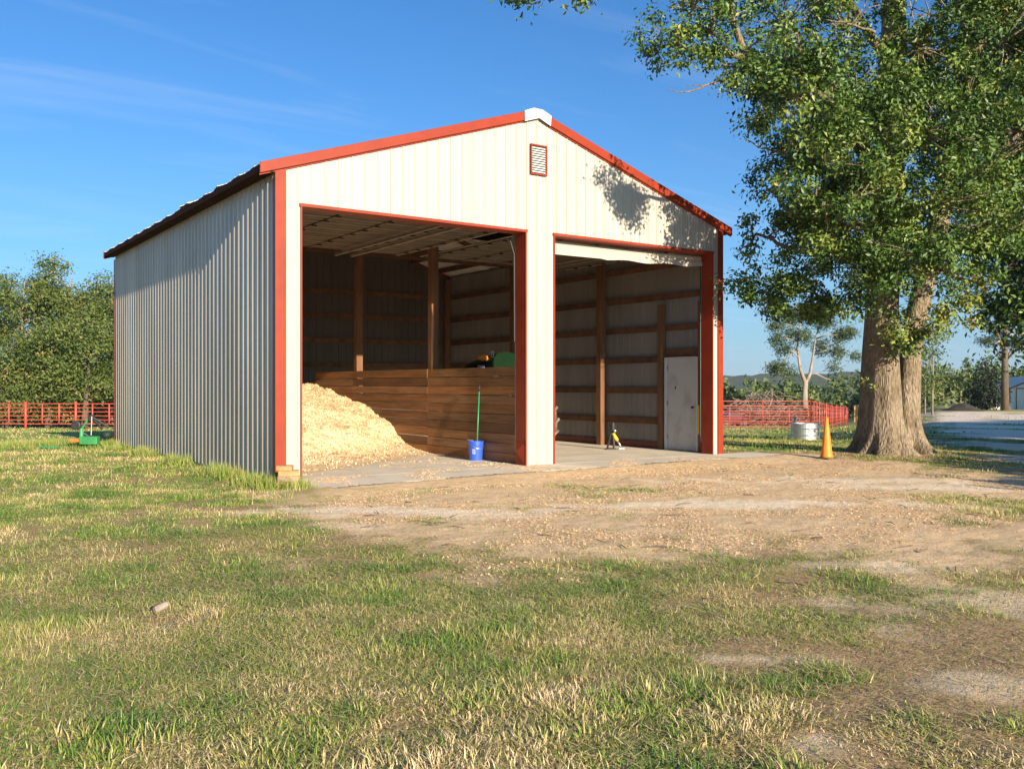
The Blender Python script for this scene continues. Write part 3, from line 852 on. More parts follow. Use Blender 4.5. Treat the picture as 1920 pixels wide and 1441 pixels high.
# the right door's last section hangs in the opening, dented
mb = MB()
nx = 28; rows = [0.0, 0.05, 0.07, 0.13, 0.15, 0.24, 0.26]
vs_ = []
for j, u in enumerate(rows):
    for i in range(nx + 1):
        t = i / nx
        x = XR0 + 0.03 + (XR1 - XR0 - 0.06) * t
        z = 4.225 - u - 0.02 * math.sin(t * 3.1) - (0.018 * math.sin(t * 23) * (u / 0.26) if t > 0.35 else 0) + (0.05 * t * (u / 0.26))
        y = 0.275 + (0.012 if j in (2, 3) else 0) - 0.03 * (u / 0.26) + 0.010 * math.sin(t * 17) * (u / 0.26)
        vs_.append((x, y, z))
fs_ = [(j * (nx + 1) + i, j * (nx + 1) + i + 1, (j + 1) * (nx + 1) + i + 1, (j + 1) * (nx + 1) + i) for j in range(len(rows) - 1) for i in range(nx)]
mb.add(vs_, fs_); mb.build('door_section', M['cream'], rdoor)
# pale guide strip on the middle post (left bay)
gs = MB(); gs.tube([(XL1 - 0.02, 0.31, 2.3), (XL1 - 0.03, 0.31, 3.9), (XL1 - 0.09, 0.38, 4.2)], 0.014, 6); gs.build('door_track', M['black'], barn)
gs = MB(); gs.tube([(XR1 - 0.02, 0.31, 0.4), (XR1 - 0.02, 0.31, 4.2)], 0.012, 6); gs.build('door_track', M['black'], barn)

# screw heads along the girt lines of the two walls in view
mb = MB()
for z in [0.2] + GZ + [4.62, 5.2, 5.8]:
    k_ = 0
    while 0.115 + k_ * 0.2286 < W:
        u = 0.115 + k_ * 0.2286 + 0.035
        if z < roof_under(u) - 0.1 and not ((XL0 < u < XL1 or XR0 < u < XR1) and z < HD + 0.06):
            mb.box(u - 0.006, u + 0.006, -0.006, 0.001, z - 0.006, z + 0.006)
        k_ += 1
    if z < 4.7:
        k_ = 0
        while 0.115 + k_ * 0.2286 < LEN:
            u = 0.115 + k_ * 0.2286 + 0.075
            mb.box(-0.008, 0.001, u - 0.007, u + 0.007, z - 0.007, z + 0.007); k_ += 1
tag(mb.build('screws', M['rust'], barn), kind='stuff')

# ------------------------------------------------------------------ shavings
def pile_h(x, y):
    y0 = 1.25 + (x - 0.9) / 3.8 * 2.45 + 0.35 * (fbm(x * 1.2, y * 0.6, 12, 3) - 0.5)
    h = np.interp(y - y0, [-0.6, 0, 0.5, 1.0, 1.3, 1.6, 3.0, 4.8, 6.3, 9.0], [0, 0.012, 0.06, 0.15, 0.32, 0.52, 0.93, 1.22, 1.48, 1.62])
    h = h * (0.93 + 0.14 * fbm(x * 0.9, y * 0.9, 14, 3)) + np.clip(h * 4, 0, 1) * ((fbm(x * 2.6, y * 2.6, 16, 4) - 0.5) * 0.22 + (fbm(x * 9, y * 9, 18, 3) - 0.5) * 0.08)
    return np.maximum(h, 0)
px_ = np.linspace(0.08, 4.745, 190); py_ = np.linspace(0.3, 11.1, 400)
PXX, PYY = np.meshgrid(px_, py_)
PH = pile_h(PXX.ravel(), PYY.ravel())
ii = np.arange(PXX.size).reshape(PXX.shape)
pf = np.stack([ii[:-1, :-1], ii[:-1, 1:], ii[1:, 1:], ii[1:, :-1]], -1).reshape(-1, 4)
keep = PH[pf].max(1) > 0.004
pile = mesh_np('shavings_pile', np.stack([PXX.ravel(), PYY.ravel(), SL - 0.004 + PH], 1), pf[keep], M['shav'], smooth=True)
tag(pile, 'heap of pale wood shavings banked against the plank wall', 'shavings', kind='stuff')

def flakes(name, X, Y, Z, size, m, tint, tilt=0.6, parent=None, aspect=0.5):
    n = len(X)
    az = RNG.uniform(0, 2 * math.pi, n); tl = RNG.normal(0, tilt, n); t2 = RNG.normal(0, tilt, n)
    u = np.stack([np.cos(az) * np.cos(tl), np.sin(az) * np.cos(tl), np.sin(tl)], 1)
    w = np.stack([-np.sin(az) * np.cos(t2), np.cos(az) * np.cos(t2), np.sin(t2)], 1)
    P = np.stack([X, Y, Z], 1); s = size[:, None]; a_ = s * aspect * RNG.uniform(0.5, 1.2, (n, 1))
    V = np.stack([P - u * s * .5 - w * a_ * .5, P + u * s * .5 - w * a_ * .4, P + u * s * .4 + w * a_ * .5, P - u * s * .45 + w * a_ * .4], 1).reshape(-1, 3)
    Fc = np.arange(n * 4).reshape(n, 4)
    return mesh_np(name, V, Fc, m, parent, attrs={'tint': np.repeat(tint, 4)})
nfl = 60000
fxp = RNG.uniform(0.1, 4.72, nfl * 2); fyp = 0.4 + 10.4 * RNG.power(1.0, nfl * 2)
hh = pile_h(fxp, fyp)
kp = RNG.random(nfl * 2) < np.maximum(np.clip(hh * 6, 0, 1), 0.10 * sstep(0.45, 0.6, fbm(fxp * 1.5, fyp * 1.5, 171, 3)))
fxp, fyp, hh = fxp[kp][:nfl], fyp[kp][:nfl], hh[kp][:nfl]
ws = flakes('wood_shavings', fxp, fyp, SL + hh + RNG.uniform(0, 0.012, len(hh)), RNG.uniform(0.018, 0.05, len(hh)), M['flake'], np.clip(RNG.normal(0.55, 0.24, len(hh)) + (fbm(fxp * 1.6, fyp * 1.6 + hh * 2, 181, 4) - 0.5) * 0.9, 0, 1), 0.7)
tag(ws, 'loose curls of wood shavings covering the heap', 'shavings', kind='stuff')

# ------------------------------------------------------------------ litter on the bare dirt
nl_ = 330000
lx = np.concatenate([RNG.uniform(-1.5, 15, nl_), RNG.uniform(0.3, 9.4, 30000)]); ly = np.concatenate([RNG.uniform(-8.5, 0.0, nl_), RNG.normal(-0.2, 1.0, 30000)])
c_, a_, r_, s_, rr_, dd_ = zones(lx, ly)
pat = fbm(lx * 1.4, ly * 1.4, 101, 4)
prob = 0.7 * a_ * sstep(0.40, 0.66, pat) * (1 - 0.8 * s_)
inside = poly_sd(lx, ly, AP_W) > 0.0
prob = np.where(inside, 0.75 * sstep(0.5, 0.62, pat), prob)
prob = np.where((ly > 0) & (lx > 4.5), prob * 0.3, prob)
prob = np.where((lx > 4.55) & (lx < 5.4) & (ly > -0.03), 0, prob)
ok_d = np.hypot(lx - OAK[0], ly - OAK[1])
prob = np.where(ok_d < 2.6, np.maximum(prob, 0.6 * sstep(2.6, 1.0, ok_d)), prob)
prob = np.where((ly > 3) | (ok_d < 0.55), 0, prob)
k = RNG.random(len(lx)) < prob
lx, ly, dd_ = lx[k], ly[k], dd_[k]; inside = inside[k]
lz = np.where(inside, SL + 0.004, np.maximum(ground_h(lx, ly), np.clip(1 - (-poly_sd(lx, ly, AP_W)) / 0.9, 0, 1) * 0.036) + 0.006)
orange = np.clip(1 - np.hypot((lx - 3.5) / 6, (ly + 1.2) / 3.0), 0, 1)
lt = np.clip(RNG.normal(np.where(np.hypot(lx - OAK[0], ly - OAK[1]) < 2.4, 0.2, 0.42), 0.24, len(lx)) + 0.30 * orange, 0, 1)
lit = flakes('wood_chips', lx, ly, lz, RNG.uniform(0.008, 0.030, len(lx)), M['chip'], lt, 0.3, aspect=0.4)
tag(lit, 'scattered wood chips and leaf litter on the bare dirt', 'wood chips', kind='stuff')

# fallen twigs on the dirt
mb = MB(); rt = random.Random(9)
for i in range(130):
    x, y = rt.uniform(-1, 15), rt.uniform(-9.5, -1.6)
    z = float(ground_h(np.array([x]), np.array([y]))[0]) + 0.012
    a = rt.uniform(0, 6.28); L_ = rt.uniform(0.06, 0.30)
    dx, dy = math.cos(a) * L_ / 2, math.sin(a) * L_ / 2
    mb.tube([(x - dx, y - dy, z), (x + rt.gauss(0, .02), y + rt.gauss(0, .02), z + rt.uniform(0, .02)), (x + dx, y + dy, z + .004)], [rt.uniform(.003, .007), .005, .002], 4, caps=False)
tag(mb.build('fallen_twigs', M['dbark'], None), 'short dark twigs fallen on the dirt', 'twigs', kind='stuff')

# ------------------------------------------------------------------ grass
def blades(name, X, Y, Z, H, Wd, tint, lean, seg=True, az=None):
    n = len(X)
    if az is None: az = RNG.uniform(0, 2 * math.pi, n)
    dx, dy = np.cos(az), np.sin(az)
    fa = az + math.pi / 2 + RNG.normal(0, 0.5, n)
    wx, wy = np.cos(fa) * Wd / 2, np.sin(fa) * Wd / 2
    B = np.stack([X, Y, Z - 0.01], 1); wv = np.stack([wx, wy, np.zeros(n)], 1)
    ln = np.sin(lean); up = np.cos(lean)
    tip = B + np.stack([dx * ln * H * 1.15, dy * ln * H * 1.15, up * H], 1)
    if seg:
        mid = B + np.stack([dx * ln * H * 0.42, dy * ln * H * 0.42, (0.25 + 0.75 * up) * H * 0.62], 1)
        V = np.stack([B - wv, B + wv, mid + wv * .8, mid - wv * .8, tip], 1).reshape(-1, 3)
        o = np.arange(n)[:, None] * 5
        Fc = np.concatenate([o + np.array([[0, 1, 2]]), o + np.array([[0, 2, 3]]), o + np.array([[3, 2, 4]])], 0)
        tn = np.repeat(tint, 5)
    else:
        V = np.stack([B - wv, B + wv, tip], 1).reshape(-1, 3)
        Fc = np.arange(n * 3).reshape(n, 3); tn = np.repeat(tint, 3)
    return V, Fc, tn
def scatter(n, d0, d1, half=0.72):
    d = np.sqrt(RNG.uniform(d0 * d0, d1 * d1, n)); a = RNG.uniform(-half, half, n)
    return CAM[0] + d * np.sin(a + ang0), CAM[1] + d * np.cos(a + ang0)
def grass_zone(ntuft, per, d0, d1, h, wd, seg, half=0.72, spread=0.05):
    x, y = scatter(ntuft, d0, d1, half)
    cv, ap_, ro_, sa_, r, d = zones(x, y)
    ex = ((x > -0.05) & (x < 9.85) & (y > -0.05) & (y < 11.4)) | ((x > 0.15) & (x < 10.8) & (y > -1.45) & (y < 0.1)) | (np.hypot(x - OAK[0], y - OAK[1]) < 0.95)
    k = (RNG.random(ntuft) < (cv * 0.97 + 0.06 * (1 - ap_) * (1 - ro_))) & ~ex
    x, y, cv = x[k], y[k], cv[k]
    dry = dryness(x, y)
    tall = sstep(0.50, 0.68, fbm(x * 1.9, y * 1.9, 131, 3))
    size = np.clip(RNG.normal(1, 0.3, len(x)), 0.4, 1.7) * (0.55 + 0.5 * cv) * (0.75 + 0.55 * tall)
    size = np.where(RNG.random(len(x)) < 0.03, size * 1.45, size)
    tt = np.clip((dry - 0.5) * 3.4 + 0.42 - 0.16 * tall + RNG.normal(0, 0.16, len(x)), 0, 1)
    sp = spread * (0.6 + RNG.random(len(x)))
    X = np.repeat(x, per) + RNG.normal(0, 1, len(x) * per) * np.repeat(sp, per); Y = np.repeat(y, per) + RNG.normal(0, 1, len(x) * per) * np.repeat(sp, per)
    S = np.repeat(size, per); T = np.clip(np.repeat(tt, per) + RNG.normal(0, 0.13, len(X)), 0, 1)
    straw = RNG.random(len(X)) < 0.19
    T = np.where(straw, RNG.uniform(0.68, 1, len(X)), T)
    # blades of a tuft splay outward; dry ones lie nearly flat
    az = np.arctan2(Y - np.repeat(y, per), X - np.repeat(x, per)) + RNG.normal(0, 0.7, len(X))
    lean = np.clip(RNG.uniform(0.25, 1.35, len(X)), 0.1, 1.5)
    lean = np.where(straw, np.clip(RNG.normal(1.25, 0.3, len(X)), 0.2, 1.54), lean)
    H = h * S * RNG.uniform(0.6, 1.5, len(X))
    Z = ground_h(X, Y) + np.where(lean > 1.2, 0.014, 0.0)
    return blades('g', X, Y, Z, H, wd * RNG.uniform(0.7, 1.3, len(X)), T, lean, seg, az)
parts = [grass_zone(15500, 10, 2.3, 4.6, 0.037, 0.0060, True, half=0.64),
         grass_zone(27500, 10, 4.6, 7.0, 0.037, 0.0068, False, half=0.64),
         grass_zone(55000, 7, 7.0, 14.5, 0.042, 0.0094, False, half=0.62),
         grass_zone(62000, 5, 14.5, 30, 0.055, 0.016, False, half=0.60),
         grass_zone(26000, 3, 30, 70, 0.07, 0.05, False, half=0.64)]
# ranker weeds along the foot of the galvanised wall, the implement and the fence
wx = np.concatenate([RNG.normal(-0.22, 0.14, 1500), RNG.normal(-1.3, 0.9, 900), RNG.normal(-0.15, 0.25, 260)])
wy = np.concatenate([RNG.uniform(-0.7, 11.5, 1500), RNG.normal(11.4, 0.8, 900), RNG.normal(-0.55, 0.3, 260)])
k = ~(((wx > -0.06) & (wy > -0.1)) | ((wx > 0.12) & (wy > -1.5)))
kk = fbm(wx * 1.1, wy * 1.1, 141, 2) > np.where(wy < 2.5, 0.33, 0.55)
wx, wy = wx[k & kk], wy[k & kk]
X = np.repeat(wx, 12) + RNG.normal(0, 0.05, len(wx) * 12); Y = np.repeat(wy, 12) + RNG.normal(0, 0.05, len(wx) * 12)
k = ~((X > -0.03) & (Y > -0.05)); X, Y = X[k], Y[k]
parts.append(blades('w', X, Y, ground_h(X, Y), RNG.uniform(0.06, 0.27, len(X)), RNG.uniform(0.007, 0.015, len(X)), np.clip(RNG.normal(0.42, 0.22, len(X)), 0, 1), np.clip(np.abs(RNG.normal(0.6, 0.4, len(X))), 0, 1.4), False))
tx_, ty_ = scatter(190000, 2.3, 10.0, 0.64)
cv, ap_, ro_, sa_, r, d = zones(tx_, ty_)
k = RNG.random(len(tx_)) < (1 - 0.75 * ap_) * (1 - 0.6 * sa_) * (0.25 + 0.75 * cv)
tx_, ty_ = tx_[k], ty_[k]
parts.append(blades('t', tx_, ty_, ground_h(tx_, ty_) + RNG.uniform(0.012, 0.035, len(tx_)), RNG.uniform(0.03, 0.085, len(tx_)), RNG.uniform(0.004, 0.008, len(tx_)),
                    np.clip(RNG.normal(0.68, 0.22, len(tx_)), 0, 1), RNG.uniform(1.25, 1.6, len(tx_)), False))
Vs, Fs, Ts, o_ = [], [], [], 0
for V, Fc, tn in parts:
    Vs.append(V); Fs.append(Fc + o_); Ts.append(tn); o_ += len(V)
gobj = mesh_np('grass', np.concatenate(Vs), np.concatenate(Fs), M['grass'], attrs={'tint': np.concatenate(Ts)})
tag(gobj, 'patchy short grass, part green and part dry', 'grass', kind='stuff')

# ------------------------------------------------------------------ trees
def leaf_mesh(P, size, tint, aspect=0.45, droop=0.0, out=None):
    """one folded kite per leaf; with `out`, blades face roughly outward and up"""
    n = len(P)
    u = RNG.normal(0, 1, (n, 3)); u[:, 2] -= droop
    u /= np.linalg.norm(u, axis=1)[:, None]
    if out is not None:
        nn = out * 1.0 + np.array([0, 0, 0.45]) + RNG.normal(0, 0.55, (n, 3))
        nn /= np.linalg.norm(nn, axis=1)[:, None]
        u = u - nn * (u * nn).sum(1)[:, None]; u /= np.linalg.norm(u, axis=1)[:, None]
        w = np.cross(nn, u)
    else:
        w = RNG.normal(0, 1, (n, 3)); w -= u * (w * u).sum(1)[:, None]; w /= np.linalg.norm(w, axis=1)[:, None]
        nn = np.cross(u, w)
    L_ = (size * RNG.uniform(0.7, 1.25, n))[:, None]
    V = np.stack([P, P + u * L_ * .6 + w * L_ * aspect * .5 + nn * L_ * .1, P + u * L_, P + u * L_ * .6 - w * L_ * aspect * .5 + nn * L_ * .1], 1).reshape(-1, 3)
    o = np.arange(n)[:, None] * 4
    Fc = np.concatenate([o + np.array([[0, 1, 2]]), o + np.array([[0, 2, 3]])], 0)
    return V, Fc, np.repeat(tint, 4)
def clumped(lobes, dens, per, clump_r, shell=0.42, flat=1.0):
    """clump centres spread through lobes, then leaves about each centre"""
    cs = []
    for (c, R) in lobes:
        m_ = max(3, int(dens * R * R))
        v = RNG.normal(0, 1, (m_, 3)); v /= np.linalg.norm(v, axis=1)[:, None]
        v *= (R * RNG.random(m_) ** shell)[:, None]; v[:, 2] *= flat
        cs.append(np.array(c)[None] + v)
    cs = np.concatenate(cs)
    n_ = len(cs)
    cr = clump_r * RNG.uniform(0.6, 1.4, n_)
    ct = RNG.normal(0, 0.20, n_)
    per_ = np.maximum(4, (per * (cr / clump_r) ** 2).astype(int))
    idx_ = np.repeat(np.arange(n_), per_)
    off = RNG.normal(0, 0.55, (len(idx_), 3)); off[:, 2] *= 0.75
    global OUT
    OUT = off / (np.linalg.norm(off, axis=1)[:, None] + 1e-6)
    return cs[idx_] + off * cr[idx_][:, None], ct[idx_], cs

# ---- the oak
oak = empty('oak_tree', (OAK[0], OAK[1], 0.0), 'large twin trunked oak beside the barn', 'tree')
def trunk_mesh(mb, path, radii, flare, seed, n=44, sub=40):
    """thick stem along a path with a fluted root flare"""
    path = [Vector(p) for p in path]
    zs = np.linspace(0, 1, sub)
    cum = [0.0]
    for a, b in zip(path[:-1], path[1:]): cum.append(cum[-1] + (b - a).length)
    tot = cum[-1]
    vs_ = []
    for i in range(sub):
        s = tot * (i / (sub - 1)) ** 1.5
        x = [np.interp(s, cum, [p[c] for p in path]) for c in range(3)]
        r = float(np.interp(s, cum, radii))
        h = x[2]
        for k in range(n):
            th = 2 * math.pi * k / n
            fl = flare * math.exp(-max(h, 0) / 0.26) * (0.55 + 0.45 * math.cos(5 * th + seed) + 0.25 * math.cos(9 * th + 2.1 * seed))
            fl2 = 0.10 * math.exp(-max(h, 0) / 1.2) * math.cos(6 * th + seed * 1.7 + h * 0.5)
            nz = 0.05 * (float(vnoise(np.array([th * 2.0 + seed * 9]), np.array([h * 1.3]), 5)[0]) - 0.5)
            rr_ = r * (1 + fl + fl2 + nz)
            vs_.append((x[0] + rr_ * math.cos(th), x[1] + rr_ * math.sin(th), x[2]))
    fs_ = [(i * n + k, i * n + (k + 1) % n, (i + 1) * n + (k + 1) % n, (i + 1) * n + k) for i in range(sub - 1) for k in range(n)]
    fs_.append(tuple((sub - 1) * n + k for k in range(n)))
    mb.add(vs_, fs_)
def w3(px, py, d): return at3(px, py, d)
DO = 19.75
stemA = [w3(1662, 868, DO), w3(1661, 780, DO), w3(1659, 680, DO), w3(1660, 580, DO), w3(1664, 420, DO), w3(1672, 200, DO), w3(1676, 0, DO - .2), w3(1670, -200, DO - .3), w3(1665, -420, DO - .3)]
radA = [0.38, 0.33, 0.285, 0.27, 0.32, 0.27, 0.23, 0.15, 0.05]
stemB = [w3(1704, 868, DO + .45), w3(1701, 780, DO + .55), w3(1705, 680, DO + .55), w3(1717, 600, DO + .45), w3(1745, 480, DO + .3), w3(1785, 300, DO + .2), w3(1810, 100, DO), w3(1830, -150, DO), w3(1845, -380, DO)]
radB = [0.33, 0.27, 0.24, 0.23, 0.24, 0.2, 0.17, 0.12, 0.04]
stemC = [w3(1640, 868, DO + .34), w3(1639, 780, DO + .34), w3(1640, 680, DO + .34), w3(1645, 580, DO + .3), w3(1655, 420, DO + .2), w3(1664, 300, DO + .1)]
radC = [0.36, 0.31, 0.27, 0.25, 0.22, 0.15]
for nm_, st, ra, fl, sd_ in (('trunk', stemC, radC, 0.9, 3.1), ('trunk', stemA, radA, 1.0, 0.4), ('trunk', stemB, radB, 1.15, 2.0)):
    mb = MB(); trunk_mesh(mb, st, ra, fl, sd_)
    child_of(mb.build(nm_, M['bark'], None, smooth=True), oak)
def limb(pts, r0, r1, name='limb', m='bark', root=oak, jit=0.06):
    P = [Vector(p) for p in pts]; out = []; rs = []
    nseg = 7
    tot = (len(P) - 1) * nseg
    for i in range(len(P) - 1):
        for k in range(nseg):
            t = k / nseg
            p0 = P[max(i - 1, 0)]; p1 = P[i]; p2 = P[i + 1]; p3 = P[min(i + 2, len(P) - 1)]
            q_ = 0.5 * ((2 * p1) + (-p0 + p2) * t + (2 * p0 - 5 * p1 + 4 * p2 - p3) * t * t + (-p0 + 3 * p1 - 3 * p2 + p3) * t ** 3)
            out.append(q_ + Vector((random.uniform(-jit, jit), random.uniform(-jit, jit), random.uniform(-jit, jit))) * min(1, (i * nseg + k) / 4))
            rs.append(r0 + (r1 - r0) * (i * nseg + k) / tot)
    out.append(P[-1]); rs.append(r1)
    mb = MB(); mb.tube(out, rs, 9)
    return child_of(mb.build(name, M[m], None, smooth=True), root)
limb([w3(1662, 330, 19.5), w3(1600, 262, 19.0), w3(1560, 215, 18.6), w3(1500, 185, 18.0), w3(1430, 150, 17.3), w3(1390, 110, 17.0), w3(1310, 95, 16.8), w3(1250, 85, 16.6)], 0.17, 0.03, jit=0.03)
limb([w3(1420, 145, 17.2), w3(1380, 60, 17.0), w3(1370, 0, 17), w3(1340, -90, 16.8)], 0.08, 0.03, jit=0.02)
limb([w3(1660, 420, 19.5), w3(1560, 420, 19), w3(1480, 400, 18.7), w3(1440, 330, 18.6)], 0.10, 0.02, jit=0.03)
limb([w3(1660, 500, 19.6), w3(1580, 480, 19), w3(1490, 470, 18.8), w3(1420, 440, 18.8), w3(1395, 500, 18.8)], 0.08, 0.012, jit=0.03)
limb([w3(1760, 400, 20), w3(1830, 330, 19.4), w3(1900, 260, 19.0), w3(1960, 200, 18.8)], 0.13, 0.04, jit=0.03)
limb([w3(1745, 490, 20), w3(1790, 520, 19), w3(1830, 530, 18.4)], 0.08, 0.02, jit=0.02)
limb([w3(1800, 150, 20), w3(1850, 60, 19.4), w3(1920, 0, 19)], 0.14, 0.06, jit=0.03)
limb([w3(1674, 120, 19.6), w3(1600, 20, 19), w3(1530, -80, 18.4)], 0.12, 0.04, jit=0.03)
limb([w3(1664, 360, 19.5), w3(1690, 300, 18.5), w3(1720, 250, 17.4)], 0.11, 0.03, jit=0.02)
limb([w3(1740, 470, 19.9), w3(1745, 420, 18.6), w3(1750, 360, 17.5)], 0.09, 0.03, jit=0.02)
limb([w3(1662, 260, 19.5), w3(1600, 220, 17.5), w3(1545, 185, 15.6), w3(1495, 130, 14.4)], 0.10, 0.025, jit=0.03)
# dead twigs
limb([w3(1400, 130, 17), w3(1370, 145, 16.9), w3(1320, 163, 16.8), w3(1285, 172, 16.8), w3(1252, 170, 16.8)], 0.030, 0.006, 'dead_branch', jit=0.02)
limb([w3(1325, 160, 16.8), w3(1300, 160, 16.8), w3(1285, 163, 16.8)], 0.010, 0.004, 'dead_branch', jit=0.01)
limb([w3(1520, 312, 18.7), w3(1470, 288, 18.6), w3(1430, 278, 18.6), w3(1408, 266, 18.6), w3(1392, 255, 18.6)], 0.030, 0.008, 'dead_branch', jit=0.015)
limb([w3(1640, 60, 17), w3(1590, 45, 16.8), w3(1550, 38, 16.8)], 0.025, 0.012, 'dead_branch', jit=0.015)
lob = [(1225, 85, 16.6, .40), (1265, 80, 16.5, .6), (1330, 60, 16.5, .75), (1300, 15, 16.2, .7), (1395, 95, 17, .95), (1360, 120, 17, .5), (1290, -60, 16.5, 1.0), (1480, 40, 17.5, 1.2), (1440, 155, 17.3, .75),
       (1510, 165, 17.3, 1.05), (1440, 215, 18.0, .55), (1425, 240, 18.0, .35), (1475, 290, 18.8, .6), (1440, 325, 18.8, .5), (1560, 330, 16.5, 1.05), (1530, 400, 17.0, .8), (1475, 385, 18.5, .65), (1460, 430, 18.5, .6), (1540, 480, 18.3, 1.0),
       (1412, 440, 18.8, .35), (1398, 462, 18.8, .24), (1398, 520, 18.8, .26), (1408, 548, 18.8, .22), (1450, 520, 18.8, .5), (1435, 560, 18.8, .35), (1500, 550, 18.8, .55), (1520, 600, 19, .32), (1465, 575, 19, .3), (1560, 560, 18.6, .5),
       (1620, 420, 17.5, 1.25), (1640, 300, 17.3, 1.25), (1610, 190, 17.8, 1.0), (1590, 60, 18.3, 1.2), (1725, 90, 18, 1.15), (1730, 250, 17, 1.45), (1740, 380, 17.2, 1.4), (1690, 480, 17.5, 1.1),
       (1620, 520, 17.5, .85), (1810, 200, 17.5, 1.5), (1840, 320, 17.5, 1.4), (1830, 430, 18, 1.0), (1780, 510, 18.2, .85), (1800, 565, 18.5, .55), (1770, 590, 18.5, .5), (1705, 590, 18.4, .42),
       (1712, 640, 18.9, .28), (1725, 620, 18.8, .36), (1600, 560, 17.8, .42), (1900, 250, 19, 1.4), (1890, 400, 19.5, 1.0), (1880, 80, 18.5, 1.5), (1780, 40, 18.5, 1.4),
       (1500, -150, 18, 1.7), (1650, -180, 18.5, 2.1), (1850, -150, 18.5, 2.1), (1400, -130, 17.5, 1.3), (1600, 250, 21.5, 1.6), (1750, 250, 21.5, 1.8), (1700, 420, 21, 1.4), (1560, 450, 20.5, 1.0), (1850, 350, 21.5, 1.5), (1960, 150, 19, 1.8), (2000, 330, 19.5, 1.3),
       (1480, 135, 14.4, .55), (1500, 95, 14.2, .55), (1490, 180, 14.5, .42), (1460, 165, 14.6, .35), (1515, 150, 14.6, .4), (1500, 285, 16.2, .6), (1475, 320, 16.3, .4), (1530, 345, 16.4, .6), (1545, 385, 16.4, .5), (1560, 150, 15.6, .6), (1545, 300, 16.2, .6), (1600, 380, 16.6, .7), (1640, 455, 16.8, .6), (980, -25, 13.5, .35), (1120, -30, 13.5, .3)]
lobes = [(w3(a, b, c), R) for a, b, c, R in lob]
P, ct, cs = clumped(lobes, 17, 118, 0.23, shell=0.34)
tint = np.clip(0.48 + ct + RNG.normal(0, 0.13, len(P)), 0, 0.93)
yl = np.linalg.norm(P - np.array(w3(1795, 575, 18.5)), axis=1) < 0.75
tint = np.where(yl, np.clip(RNG.normal(0.9, 0.06, len(P)), 0, 0.985), tint)
tint = np.where(RNG.random(len(P)) < 0.006, 0.98, tint)
V, Fc, tn = leaf_mesh(P, 0.098, tint, aspect=0.48, droop=0.25, out=OUT)
cr = mesh_np('crown', V, Fc, M['oakleaf'], None, attrs={'tint': tn}); child_of(cr, oak)
# twigs carrying the clumps
mb = MB()
for c, (lc, R) in zip(lobes, lobes):
    pass
sel = RNG.choice(len(cs), 900, replace=False)
lc_ = np.array([l[0] for l in lobes])
for i in sel:
    p = cs[i]; j = np.argmin(((lc_ - p) ** 2).sum(1)); q_ = lc_[j]
    mid = (p + q_) / 2 + RNG.normal(0, 0.08, 3)
    mb.tube([q_, mid, p], [0.02, 0.013, 0.005], 4, caps=False)
child_of(mb.build('twigs', M['bark'], None), oak)
tag(bpy.data.objects['twigs'], kind='stuff')
# little sprout on the trunk
P, ct, _ = clumped([(w3(1627, 715, 19.3), 0.10), (w3(1635, 725, 19.2), 0.08)], 300, 5, 0.06)
V, Fc, tn = leaf_mesh(P, 0.08, np.full(len(P), 0.9)); child_of(mesh_np('sprout', V, Fc, M['oakleaf'], None, attrs={'tint': tn}), oak)

def tree(name, label, x, y, h, lob, trunk, r0, leaf, nper, dens, lm, tm, clump=0.7, flat=0.75, aspect=0.5, group=None, limbs=True, shell=0.4, droop=0.0):
    """lob: (dx, dy, z fraction, radius) lobes; trunk: list of (dx, dy, z fraction)"""
    z0 = tz(x, y)
    root = empty(name, (x, y, z0), label, 'tree', group)
    pts = [(a, b, c * h) for a, b, c in trunk]
    mb = MB()
    mb.tube(pts, [r0 * (1.25 if i == 0 else 1) * (1 - 0.85 * i / (len(pts) - 1)) for i in range(len(pts))], 9)
    if limbs:
        for (dx, dy, zf, R) in lob:
            zz = max(0.25, zf - 0.14)
            tt = [c for _, _, c in trunk]
            bx = np.interp(zz, tt, [a for a, _, _ in trunk]); by = np.interp(zz, tt, [b for _, b, _ in trunk])
            mb.tube([(bx, by, zz * h), ((bx + dx) / 2, (by + dy) / 2, (zz + zf) / 2 * h + 0.1), (dx, dy, zf * h)], [r0 * .38, r0 * .25, r0 * .06], 5)
    mb.build('trunk', M[tm], root, smooth=True)
    P, ct, _ = clumped([((dx, dy, zf * h), R) for dx, dy, zf, R in lob], dens, nper, clump, shell=shell, flat=flat)
    V, Fc, tn = leaf_mesh(P, leaf, np.clip(0.45 + ct * 1.2 + RNG.normal(0, 0.16, len(P)), 0, 1), aspect=aspect, droop=droop, out=OUT)
    mesh_np('crown', V, Fc, M[lm], root, attrs={'tint': tn})
    return root
def broad(n, rad, z0, z1, seed, R=(1.0, 1.7)):
    r = random.Random(seed); out = []
    for i in range(n):
        a = r.uniform(0, 6.28); zf = r.uniform(z0, z1)
        w = rad * math.sqrt(max(0.05, 1 - ((zf - (z0 + z1) / 2) / ((z1 - z0) / 2 + 0.08)) ** 2)) * r.uniform(0.45, 1)
        out.append((w * math.cos(a), w * math.sin(a), zf, r.uniform(*R)))
    return out
LT = 'trees at the wood edge left of the barn'
